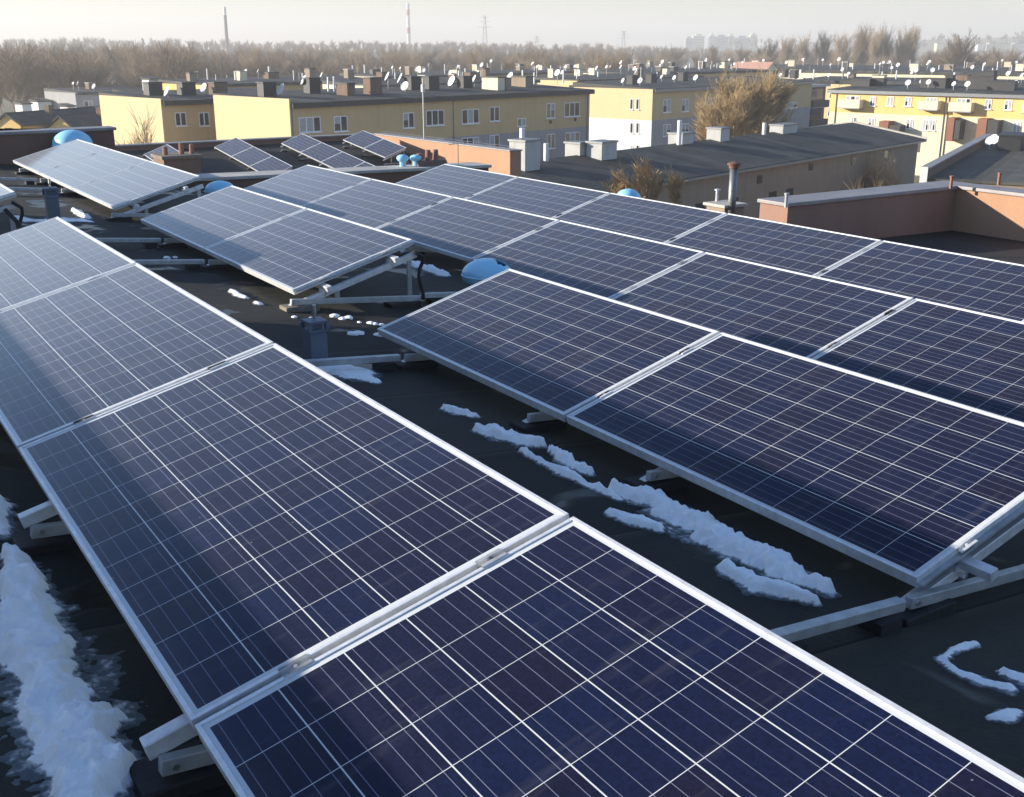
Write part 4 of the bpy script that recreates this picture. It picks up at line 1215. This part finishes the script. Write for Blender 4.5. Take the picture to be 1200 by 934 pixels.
for (u0, u1, v0, v1, yy, m_) in ((600, 634, 163, 186, 5.0, 'dusty_white'), (668, 688, 166, 182, 6.6, 'dusty_white'), (690, 724, 165, 182, 5.2, 'dusty_white'), (787, 812, 155, 169, 6.4, 'dusty_white'), (833, 853, 149, 166, 6.0, 'dusty_white'), (903, 935, 145, 163, 6.0, 'dusty_white')):
    pl = Hs.o - Hs.n * yy
    xa = (on_plane(u0, v1, pl, Hs.n) - Hs.o).dot(Hs.xd); xb = (on_plane(u1, v1, pl, Hs.n) - Hs.o).dot(Hs.xd)
    zt = (on_plane((u0 + u1) / 2, v0, pl, Hs.n) - Hs.o).z
    zz = Hs.rz(yy) - .25
    wx = abs(xb - xa) * .52
    xm = (xa + xb) / 2
    c_ = MB().box(xm - wx / 2, xm + wx / 2, yy - .45, yy + .75, zz, zt - .12).build('chimney', M[m_], Hs.rf)
    MB().box(xm - wx / 2 - .07, xm + wx / 2 + .07, yy - .52, yy + .82, zt - .117, zt).build('chimney_cap', M['zinc'], Hs.rf)
for (u, v0, v1) in ((796, 141, 158), (895, 144, 160), (640, 168, 186), (612, 150, 164)):
    pl = Hs.o - Hs.n * 6.0
    p0 = on_plane(u, v1, pl, Hs.n) - Hs.o; p1 = on_plane(u, v0, pl, Hs.n) - Hs.o
    MB().tube([(p0.dot(Hs.xd), 6.0, Hs.rz(6.0) - .2), (p0.dot(Hs.xd), 6.0, p1.z)], .16, 9).build('flue', M['dish'], Hs.rf)

# flat-roofed block at the right edge and the small lean-to before it
Rb = Block('low block with an olive felt roof and a dark edge parapet at the right', 21.9, 60, 29, 26, 24, -5.55, 'low_building')
# its roof spreads to the right of the parapet line
Rb.root.rotation_euler.z = wang(29)
rr_ = MB().box(0, 26, -24, 0, 0, Rb.H).build('wall', M['beige'], Rb.root)
Rb.rf = MB().box(-.1, 26.1, -24.1, .1, Rb.H + .003, Rb.H + .12).build('roof', M['bitumen_far2'], Rb.root)
MB().box(-.1, 26.1, -.28, .12, Rb.H + .123, Rb.H + .62).build('parapet', M['brownwall'], Rb.rf)
MB().box(-.14, 26.14, -.33, .17, Rb.H + .623, Rb.H + .70).build('coping', M['coping'], Rb.rf)
MB().box(-.30, -.15, -.25, .12, Rb.H - .4, Rb.H + .72).build('end_post', M['white_wall'], Rb.rf)
Rb.rz = lambda y: Rb.H + .12
Rb.chimney(20.6, -2.2, 3.0, 1.4, 1.0, 'darkmetal'); Rb.chimney(24, -5.2, 3.6, 1.6, 1.4, 'darkmetal')
for x, y in ((19.2, -1.0), (20.2, -1.2), (21.2, -1.0), (23, -3.0)):
    Rb.dish(x, y, .32, 0, .6)
Ln = Block('small blue grey lean-to roof between the tan building and the olive roof', 33.5, 86, 131, 9, 9, -7.6, 'lean_to')
Ln.walls([(0, Ln.H, M['beige'])]); Ln.roof(M['bitumen_far'], fall=-.5)

# ------------------------------------------------------------------ rows of more distant blocks
def far_block(label, l, D, phi, length, depth, ztop, wallm, gm, nch, ndish, nwin=0, tall=1.1, seed=0, roofm='bitumen_far', chm=('darkmetal', 'brick', 'cream', 'beige', 'cream')):
    q = random.Random(seed * 13 + 5)
    nch, ndish, tall = int(nch * .7), int(ndish * .7), tall * .8
    b = Block(label, l, D, phi, length, depth, ztop)
    b.walls([(0, b.H, M[wallm])], [(0, b.H + .3, M[gm])] if gm else None)
    b.roof(M[roofm], fall=.35, x0=.01 if gm else None)
    for i in range(nwin):
        for zz in (b.H - 1.7, b.H - 4.5):
            b.window(2 + (length - 4) * i / max(1, nwin - 1), zz, 1.5, 1.4, 2, curtain=.5)
    for i in range(nch):
        b.chimney(1.0 + (length - 2) * (i + q.uniform(.1, .9)) / nch, q.uniform(2, depth - 2), q.uniform(.8, 2.0), q.uniform(.7, 1.4), tall * q.uniform(.7, 1.5), q.choice(chm), q.choice(('darkmetal', 'zinc', 'coping_light')))
    for i in range(ndish):
        x, y = q.uniform(1, length - 1), q.uniform(.6, depth - .6)
        if q.random() < .5: b.dish(x, y, q.uniform(.22, .46), q.uniform(-.6, .6), q.uniform(.5, 1.7))
        else: b.vent(x, y, q.uniform(.6, 1.8), q.uniform(.07, .14), q.choice(('dish', 'dish', 'zinc')))
    return b
far_block('distant roof crowded with chimneys behind the left part of the long tan block', -40, 150, 43, 30, 11, -4.0, 'tan', 'yellow', 8, 20, 4, 1.2, 1)
far_block('distant roof with dishes and chimneys behind the middle of the long tan block', -18, 152, 43, 32, 11, -4.2, 'tan', 'cream', 9, 24, 4, 1.2, 2)
far_block('second distant roof row crowded with dishes left of the far yellow terrace', -22, 195, 43, 44, 11, -4.2, 'tan', 'cream', 10, 30, 5, 1.1, 3)
far_block('pale flat roof behind the white and yellow gable', 10, 178, 43, 34, 12, -4.3, 'tan', 'yellow_sunlit', 8, 26, 4, 1.1, 4)
far_block('far roof bristling with white dishes behind the willow', 22, 205, 43, 44, 12, -4.0, 'tan', 'cream', 9, 36, 5, 1.2, 5)
far_block('far yellow terrace with a row of white dishes on its roof', 47, 190, 131, 40, 11, -4.6, 'yellow_sunlit', None, 7, 34, 9, 1.0, 6)
far_block('pale flat roofed terrace behind the yellow terrace dishes', 58, 235, 131, 62, 12, -4.0, 'cream', None, 8, 40, 9, 1.1, 7)
far_block('pale stone coloured terrace at the right edge behind the yellow block', 92, 190, 131, 30, 12, -4.6, 'beige', None, 5, 8, 6, 1.0, 8)
far_block('long grey roof far behind at the left with small chimneys', -72, 190, 43, 40, 11, -6.6, 'greywall', 'greywall', 7, 14, 4, 1.0, 9)
far_block('far low terrace in the middle distance left of the willow', 2, 240, 43, 60, 12, -4.6, 'cream', 'cream', 9, 30, 6, 1.2, 10)
far_block('far pale terrace right of the willow top', 52, 285, 120, 70, 12, -4.2, 'cream', None, 9, 26, 9, 1.2, 11)
far_block('dark roofed block behind the small yellow houses at the left', -56, 150, 43, 22, 9, -8.0, 'brownwall', 'brownwall', 4, 5, 2, .8, 12)
def house(label, l, D, phi, wd, ln, heave, rise, wallm, roofm):
    r_ = thing('house', label, 'house', V(l, D, GZ), wang(phi))
    MB().box(0, wd, 0, ln, 0, heave).build('wall', M[wallm], r_)
    MB().poly([(0, 0, heave), (wd, 0, heave), (wd / 2, 0, heave + rise)]).build('gable', M[wallm], r_)
    MB().poly([(0, ln, heave), (wd / 2, ln, heave + rise), (wd, ln, heave)]).build('gable', M[wallm], r_)
    k = MB()
    k.bar((-.15, -.3, heave - .02), (-.15, ln + .3, heave - .02), .01, .01)
    for s_ in (0, 1):
        xa, xb = (-.4, wd / 2) if s_ == 0 else (wd + .4, wd / 2)
        za = heave - .8 * rise / wd + .05
        k.prism([(min(xa, xb), -.3), (max(xa, xb), -.3), (max(xa, xb), ln + .3), (min(xa, xb), ln + .3)],
                lambda x, y: heave + .02 + rise * (1 - abs(x - wd / 2) / (wd / 2)), lambda x, y: heave + .22 + rise * (1 - abs(x - wd / 2) / (wd / 2)))
    rf = k.build('roof', M[roofm], r_)
    MB().box(wd * .6, wd * .6 + .6, ln * .4, ln * .4 + .6, heave + rise * .5, heave + rise + .7).build('chimney', M['brick'], rf)
    MB().box(wd * .35, wd * .65, -.04, -.004, heave - 1.6, heave - .4).build('window', M['win'], r_)
    return r_
house('small yellow gabled house at the far left, left one of two', -52.4, 116, 112, 3.2, 12, 6.9, 0.9, 'yellow_strong', 'bitumen_far')
house('small yellow gabled house at the far left, right one of two, with dark opening', -47.6, 117, 112, 3.6, 12, 6.3, 1.2, 'yellow_strong', 'bitumen_far')
house('house with a red roof and red gable behind the yellow block', 64, 178, 128, 6, 9, 7.2, 2.0, 'redbrown', 'redroof')
house('house with a salmon coloured roof far behind the willow', 57, 262, 43, 7, 9, 8.6, 1.9, 'cream', 'salmon')
# pale rubbish-white sheds among the trees at the left
for i, (u, v, D, w_) in enumerate(((27, 122, 190, 1.6), (48, 119, 195, 2.4), (79, 125, 180, 1.2), (116, 128, 175, 4.0), (178, 93, 190, 2.2), (190, 97, 185, 2.6), (238, 100, 180, 3.4), (252, 98, 178, 2.8), (270, 103, 175, 2.4), (150, 108, 170, 3))):
    p = at(u, v, D)
    r_ = thing('garden_shed', ['small white hut among the bare trees at the far left, leftmost', 'second small white hut among the bare trees from the left', 'tiny white hut beside the small yellow houses', 'flat grey roofed shed left of the tan gable',
                               'tiny pale hut in the wood above the left block', 'second tiny pale hut in the wood above the left block', 'pale hut behind the roof of the left block', 'second pale hut behind the roof of the left block', 'pale hut behind the top of the big yellow gable', 'low pale hut behind the gable with the bare tree'][i], 'shed', (p.x, p.y, GZ), wang(40))
    h_ = p.z - GZ
    MB().box(-w_ / 2, w_ / 2, -1.2, 1.2, 0, h_).build('wall', M['white_wall'], r_)
    MB().prism([(-w_ / 2 - .2, -1.4), (w_ / 2 + .2, -1.4), (w_ / 2 + .2, 1.4), (-w_ / 2 - .2, 1.4)], h_ + .003, lambda x, y: h_ + .2 + .1 * (y + 1.4)).build('roof', M['bitumen_far'], r_)

# ------------------------------------------------------------------ skyline: high flats, stacks, pylons
for i, (u0, u1, vt, m_, lb) in enumerate(((803, 811, 45, 'tower_grey', 'leftmost grey tower block on the horizon'), (812, 825, 42, 'tower_cream', 'broad pale yellow tower block on the horizon'), (831, 837, 41.5, 'stack_white', 'narrow white tower block on the horizon'),
                                          (838, 853, 43, 'tower_grey', 'grey tower block on the horizon right of the white one'), (853, 860, 42, 'tower_cream', 'narrow cream tower block on the horizon'), (862, 878, 44, 'tower_grey', 'broad grey tower block on the horizon'), (879, 887, 41, 'tower_cream', 'rightmost pale yellow tower block on the horizon'))):
    D = 1900
    a, b = at(u0, vt, D), at(u1, vt, D)
    wd = (b - a).length
    t_ = thing('tower_block', lb, 'tower block', ((a.x + b.x) / 2, (a.y + b.y) / 2, GZ), wang(90), 'tower blocks on the horizon')
    k = MB().box(-wd / 2, wd / 2, -6, 6, 0, a.z - GZ)
    k.build('wall', M[m_], t_)
    MB().box(-wd / 4, wd / 4, -3, 3, a.z - GZ + .01, a.z - GZ + 3).build('roof_cabin', M[m_], t_)
    k = MB()
    for j in range(1, 11):
        zz = (a.z - GZ) * j / 11.5
        k.box(-wd / 2 + 1.2, wd / 2 - 1.2, -6.06, -6.01, zz, zz + 1.3)
    k.build('window_band', M['win'], t_)
def stack(u, v_top, D, r, label, bands):
    p = at(u, v_top, D)
    t_ = thing('chimney_stack', label, 'chimney stack', (p.x, p.y, GZ))
    H_ = p.z - GZ
    n = len(bands)
    for i, m_ in enumerate(bands):
        k = MB(); k.tube([(0, 0, H_ * i / n + .01), (0, 0, H_ * (i + 1) / n)], [r * (1.25 - .25 * i / n), r * (1.25 - .25 * (i + 1) / n)], 14)
        k.build('shaft', M[m_], t_)
stack(478, 4, 1400, 1.9, 'tall pale banded industrial chimney on the skyline', ['stack_white', 'stack_white', 'stack_white', 'stack_white', 'stack_red', 'stack_white', 'stack_white', 'stack_red', 'stack_white'])
stack(263, 8, 900, 1.1, 'thin dark industrial chimney on the skyline at the left', ['tower_grey', 'darkmetal', 'darkmetal', 'darkmetal', 'darkmetal', 'darkmetal', 'stack_white'])
def pylon(u, v_top, D, label):
    p = at(u, v_top, D)
    H_ = p.z - GZ
    t_ = thing('pylon', label, 'pylon', (p.x, p.y, GZ), wang(80), 'pylons on the skyline')
    k = MB()
    for sx in (-1, 1):
        for sy in (-1, 1):
            k.bar((sx * 3, sy * 3, 0), (sx * .5, sy * .5, H_), .30, .30)
    for j in range(9):
        a0, a1 = 3 - 2.5 * j / 9, 3 - 2.5 * (j + 1) / 9
        z0, z1 = H_ * j / 9, H_ * (j + 1) / 9
        k.bar((-a0, -a0, z0), (a1, -a1, z1), .16, .16); k.bar((a0, a0, z0), (-a1, a1, z1), .16, .16)
    k.build('lattice', M['tower_grey'], t_)
    k = MB()
    for zz, ww in ((.74, 6.5), (.86, 5), (.96, 3.5)):
        k.bar((-ww, 0, H_ * zz), (ww, 0, H_ * zz), .3, .3)
    k.build('cross_arm', M['tower_grey'], t_)
pylon(568, 18, 1100, 'lattice pylon on the skyline right of the pale industrial chimney')
pylon(629, 42, 1300, 'small lattice pylon standing on the skyline above the long tan block')
pylon(731, 36, 1300, 'small lattice pylon on the hazy skyline left of the tower blocks')

# ------------------------------------------------------------------ bare trees
def tree_mesh(seed, h, spread=.30, levels=4, twig=.02, trunk=.16, fan=(3, 5), upright=.5, trunk_part=.30, tw_len=1.0):
    """returns (trunk+limb MB, twig MB)"""
    q = random.Random(seed)
    tr, tw = MB(), MB()
    def stick(mb, a, b, r0, r1, n=3):
        d = (b - a)
        if d.length < 1e-4: return
        d.normalize()
        s_ = d.orthogonal().normalized(); u_ = d.cross(s_)
        m0 = len(mb.v)
        for p, r_ in ((a, r0), (b, r1)):
            for k in range(n):
                an = 2 * pi * k / n
                mb.v.append(tuple(p + (s_ * cos(an) + u_ * sin(an)) * r_))
        for k in range(n):
            k2 = (k + 1) % n
            mb.f.append((m0 + k, m0 + k2, m0 + n + k2, m0 + n + k))
    def grow(p, d, ln, r_, lev):
        mb = tr if lev < 2 else tw
        nseg = 3 if lev < 3 else 2
        for i in range(nseg):
            d = (d + Vector((q.gauss(0, .10), q.gauss(0, .10), q.gauss(0, .05) + .04 * upright))).normalized()
            b = p + d * ln / nseg
            r1 = max(twig * .6, r_ * (.82 if lev < 2 else .75))
            stick(mb, p, b, r_, r1, 6 if lev == 0 else (4 if lev == 1 else 3))
            p, r_ = b, r1
            if lev < levels and (i > 0 or lev > 0):
                for c in range(q.randint(*fan)):
                    ax = q.uniform(0, 2 * pi)
                    out = Vector((cos(ax), sin(ax), 0))
                    nd = (d * (1.0 + upright * .4) + out * q.uniform(.45, 1.0) * (spread * 2.6) + Vector((0, 0, upright * .45))).normalized()
                    grow(p - (d * ln / nseg) * q.uniform(0, .8), nd, ln * q.uniform(.45, .72) * (tw_len if lev >= levels - 1 else 1), max(twig, r_ * .55), lev + 1)
    grow(Vector((0, 0, -.1)), Vector((0, 0, 1)), h * (trunk_part + .22), trunk, 0)
    mx = max(v[2] for v in tr.v + tw.v)
    k = h / mx
    for mb in (tr, tw):
        mb.v = [(a * k, b * k, c * k) for a, b, c in mb.v]
    return tr, tw

def tree(name, label, p, tm, mtr, mtw, rz=0, group=None, cat='tree', part='crown'):
    t_ = thing(name, label, cat, p, rz, group)
    a = bpy.data.objects.new('trunk', tm[0]); b = bpy.data.objects.new(part, tm[1])
    for o in (a, b):
        col.objects.link(o); o.parent = t_
    return t_
def tm(seed, mtr, mtw, **kw):
    a, b = tree_mesh(seed, **kw)
    ma, mb_ = a.mesh('trunk'), b.mesh('crown')
    ma.materials.append(M[mtr]); mb_.materials.append(M[mtw])
    return ma, mb_

# far woods, one mass of bare trees
rw_ = random.Random(77)
protos = [tree_mesh(100 + i, h=1.0, spread=(.22, .40, .30, .46, .26, .36)[i], levels=3, twig=.0027, trunk=.012, fan=(4, 5), upright=(.8, .4, .6, .3, .7, .5)[i], trunk_part=(.45, .3, .4, .26, .42, .34)[i]) for i in range(6)]
PR = []
for a, b in protos:
    n = len(a.v)
    PR.append((a.v + b.v, a.f + [tuple(i + n for i in f) for f in b.f]))
def wood(name, label, spots, mat_):
    import numpy as np
    vs_, fs_, n0 = [], [], 0
    quads = []
    for (x, y, h_, k, *zz) in spots:
        z0 = zz[0] if zz else GZ
        pv_, pf = PR[k % len(PR)]
        a = np.array(pv_); an = rw_.uniform(0, 6.28); wdt = h_ * rw_.uniform(.85, 1.25)
        c_, s_ = cos(an), sin(an)
        vs_.append(np.stack([x + (a[:, 0] * c_ - a[:, 1] * s_) * wdt, y + (a[:, 0] * s_ + a[:, 1] * c_) * wdt, z0 + a[:, 2] * h_ - .05], 1))
        fs_.append(np.array(pf, dtype=np.int32) + n0)
        n0 += len(a)
    vv = np.concatenate(vs_).astype(np.float32); ff = np.concatenate(fs_)
    me = bpy.data.meshes.new(name)
    me.vertices.add(len(vv)); me.vertices.foreach_set('co', vv.ravel())
    me.loops.add(ff.size); me.loops.foreach_set('vertex_index', ff.ravel())
    me.polygons.add(len(ff)); me.polygons.foreach_set('loop_start', np.arange(0, ff.size, 4, dtype=np.int32))
    me.update(calc_edges=True)
    me.materials.append(mat_)
    o = bpy.data.objects.new(name, me)
    col.objects.link(o)
    return tag(o, label, 'woodland', kind='stuff')
# all faces of the prototypes must be quads
for i, (v, f) in enumerate(PR):
    PR[i] = (v, [q for q in f if len(q) == 4])
spots = []
for D in (215, 235, 258, 285, 315, 350, 390, 440, 500, 570):
    half = D * 620 / 1302
    n = int(half * 2 / (4.0 + D * .0055))
    for i in range(n):
        l = -half + 2 * half * (i + rw_.random()) / n
        u = 600 + l / D * 1240
        dens = 1.0 if u < 720 else (.45 if D > 380 else .06)
        if D < 250: dens *= (1.0 if u < 250 else .35 if u < 420 else .0)
        if D < 330 and u > 500: dens *= .5
        if rw_.random() > dens: continue
        h_ = rw_.uniform(11.5, 14.5) if u > 250 else rw_.uniform(12.5, 16.0)
        if D > 480: h_ *= 1.08
        p = V(l, D + rw_.uniform(-9, 9))
        spots.append((p.x, p.y, h_, rw_.randrange(6)))
wood('far_wood', 'hazy bare brown wood across the horizon', spots, M['bark_far'])
spots = []
for D, fz in ((690, 0.0), (790, .22), (850, .5), (910, .76), (975, .98)):
    half = D * 640 / 1302
    for i in range(int(half * 2 / 5)):
        l = -half + 2 * half * (i + rw_.random()) * 5 / (half * 2)
        u = 600 + l / D * 1240
        if u > 960: continue
        p = V(l, D + rw_.uniform(-4, 4))
        spots.append((p.x, p.y, rw_.uniform(8.5, 12.5), rw_.randrange(6), GZ + (hill_h(l * 980 / D) - GZ) * fz - .6))
wood('far_wood', 'paler wood on the low hill behind the nearer wood', spots, M['bark_far'])
spots = []
for D, fz in ((1450, .1), (1560, .45), (1640, .78), (1695, 1.0)):
    for i in range(110):
        l = 300 + 8.5 * i + rw_.uniform(-6, 6)
        if noise.noise(Vector((l * .011, D * .01, 2))) < -.12: continue
        hh = 4 + 3.5 * noise.noise(Vector((l * 1700 / D * 0.004, 5.1, 0))) + min(8, (l * 1700 / D - 420) / 40)
        p = V(l, D)
        spots.append((p.x, p.y, rw_.uniform(7, 13), rw_.randrange(6), GZ + (hh - GZ) * fz - .8))
wood('far_wood', 'faint trees on the pale slope at the right horizon', spots, M['bark_far'])
for i, (u, v, w_, m_, lb) in enumerate(((1172, 51, 26, 'tower_cream', 'pale yellow hall on the far slope at the right'), (1150, 51, 8, 'stack_white', 'small white block on the far slope beside the pale yellow hall'), (1194, 51, 10, 'tower_cream', 'short cream building at the right end of the far slope'), (1103, 51, 10, 'tower_cream', 'small pale building on the far slope behind the right trees'))):
    p = at(u, v, 1500)
    t_ = thing('far_building', lb, 'building', (p.x, p.y, GZ), wang(96))
    MB().box(-w_ / 2, w_ / 2, 0, 14, 0, p.z - GZ).build('wall', M[m_], t_)
    MB().box(-w_ / 2 - .5, w_ / 2 + .5, -.5, 14.5, p.z - GZ + .01, p.z - GZ + .9).build('roof', M['tower_grey'], t_)

# tall bare poplars, right of centre, one by one
TP = [tm(300 + i, 'bark', 'bark_far', h=24, spread=.20, levels=3, twig=.036, trunk=.34, fan=(4, 6), upright=.85, trunk_part=.5) for i in range(3)]
pop = [(905, 41, 420), (928, 36, 410), (948, 33, 415), (966, 30, 420), (985, 31, 405), (1003, 24, 400), (1018, 21, 405), (1032, 26, 395), (1046, 22, 400), (1060, 25, 395), (1074, 22, 402), (892, 46, 430)]
pl_ = ['first', 'second', 'third', 'fourth', 'fifth', 'sixth', 'seventh', 'eighth', 'ninth', 'tenth', 'eleventh']
order = sorted(range(len(pop)), key=lambda i: pop[i][0])
for n_, i in enumerate(order):
    u, v, D = pop[i]
    p = at(u, v, D)
    t_ = tree('bare_poplar', f'{(pl_ + ["last"])[n_]} tall bare poplar from the left in the hazy row right of the towers', (p.x, p.y, GZ), TP[i % 3], None, None, i * 1.3, 'row of tall bare poplars')
    s_ = (p.z - GZ) / 24
    t_.scale = (s_ * 1.15, s_ * 1.15, s_)
TB_ = [tm(340 + i, 'bark', 'bark_far', h=16, spread=.36, levels=3, twig=.05, trunk=.35, fan=(4, 6), upright=.4, trunk_part=.36) for i in range(2)]
for i, (u, v, D, lb) in enumerate(((1131, 30, 330, 'big rounded bare tree alone on the right skyline'), (1112, 58, 340, 'smaller bare tree left of the big rounded one on the right skyline'), (1165, 62, 345, 'low bare tree right of the big rounded one'), (1190, 60, 350, 'low bare tree at the right picture edge'), (1148, 58, 335, 'bare tree touching the right side of the big rounded one'))):
    p = at(u, v, D)
    t_ = tree('bare_tree', lb, (p.x, p.y, GZ), TB_[i % 2], None, None, i * 2.1, 'bare trees on the right skyline')
    s_ = (p.z - GZ) / 16
    t_.scale = (s_, s_, s_)
# big tan willow in front of the tan block
W_ = [tm(360 + i, 'bark_bush', 'bark_tan', h=10.5, spread=.46, levels=4, twig=.015, trunk=.20, fan=(4, 5), upright=.32, trunk_part=.18) for i in range(2)]
for i, (u, v, D, lb) in enumerate(((848, 76, 108, 'left one of three dense tan bare willows before the tan block'), (872, 74, 109, 'middle and tallest of three dense tan bare willows before the tan block'), (897, 78, 110, 'right one of three dense tan bare willows before the tan block'))):
    p = at(u, v, D)
    t_ = tree('bare_willow', lb, (p.x, p.y, GZ), W_[i % 2], None, None, i * 2.2 + .4, 'dense tan willows')
    s_ = (p.z - GZ) / 10.5
    t_.scale = (s_ * .8, s_ * .8, s_)
G_ = tm(380, 'bark_bush', 'bark_bush', h=9.5, spread=.40, levels=3, twig=.022, trunk=.16, fan=(4, 5), upright=.45, trunk_part=.3)
p = at(166, 120, 84)
t_ = tree('bare_tree', 'thin bare tree spread in front of the sunlit left gable', (p.x, p.y, GZ), G_, None, None, .5)
s_ = (p.z - GZ) / 9.5
t_.scale = (s_ * .8, s_ * .8, s_)
# dry bush rising behind the rear row of panels
def raised_bush(seed, total, crown_h):
    a, b = tree_mesh(seed, h=crown_h, spread=.44, levels=3, twig=.010, trunk=.04, fan=(3, 4), upright=.75, trunk_part=.18)
    for mb in (a, b): mb.v = [(x, y, z + total - crown_h) for x, y, z in mb.v]
    a.tube([(0.05, 0, -.1), (-.04, .03, (total - crown_h) * .5), (0, 0, total - crown_h + .1)], [.11, .08, .05], 7)
    ma, mb_ = a.mesh('trunk'), b.mesh('twigs')
    ma.materials.append(M['bark_bush']); mb_.materials.append(M['bark_bush'])
    return ma, mb_
for i, (u, v, D, hc, lb) in enumerate(((772, 181, 40, 2.7, 'dry bare bush behind the rearmost panels, tallest of its group'), (748, 184, 40.5, 2.5, 'dry bare bush left of the tallest bush'), (794, 192, 40.5, 2.2, 'dry bare bush right of the tallest bush'), (727, 197, 41, 1.9, 'lowest dry bush at the left end of the bush group'))):
    p = at(u, v, D)
    tree('bare_bush', lb, (p.x, p.y, GZ), raised_bush(391 + i, p.z - GZ, hc), None, None, i * 1.9, 'dry bushes behind the rearmost panels', 'bush', 'twigs')
S_ = tm(395, 'bark_bush', 'bark_bush', h=5.5, spread=.4, levels=3, twig=.016, trunk=.07, fan=(3, 5), upright=.6, trunk_part=.3)
for i, (u, v, D, lb) in enumerate(((1020, 172, 92, 'thin bare shrub before the gable end of the low tan building'), (1008, 205, 66, 'sparse bare shrub behind the long brown parapet'), (1060, 178, 88, 'bare shrub at the right corner of the low tan building'))):
    p = at(u, v, D)
    t_ = tree('bare_shrub', lb, (p.x, p.y, GZ), S_, None, None, i * 2.0, None, 'shrub', 'twigs')
    s_ = (p.z - GZ) / 5.5
    t_.scale = (s_, s_, s_)

# label limit
for o in col.objects:
    if o.parent is None and o.get('label') and len(o['label'].split()) > 16:
        print('LONG', o.name, len(o['label'].split()), o['label'])
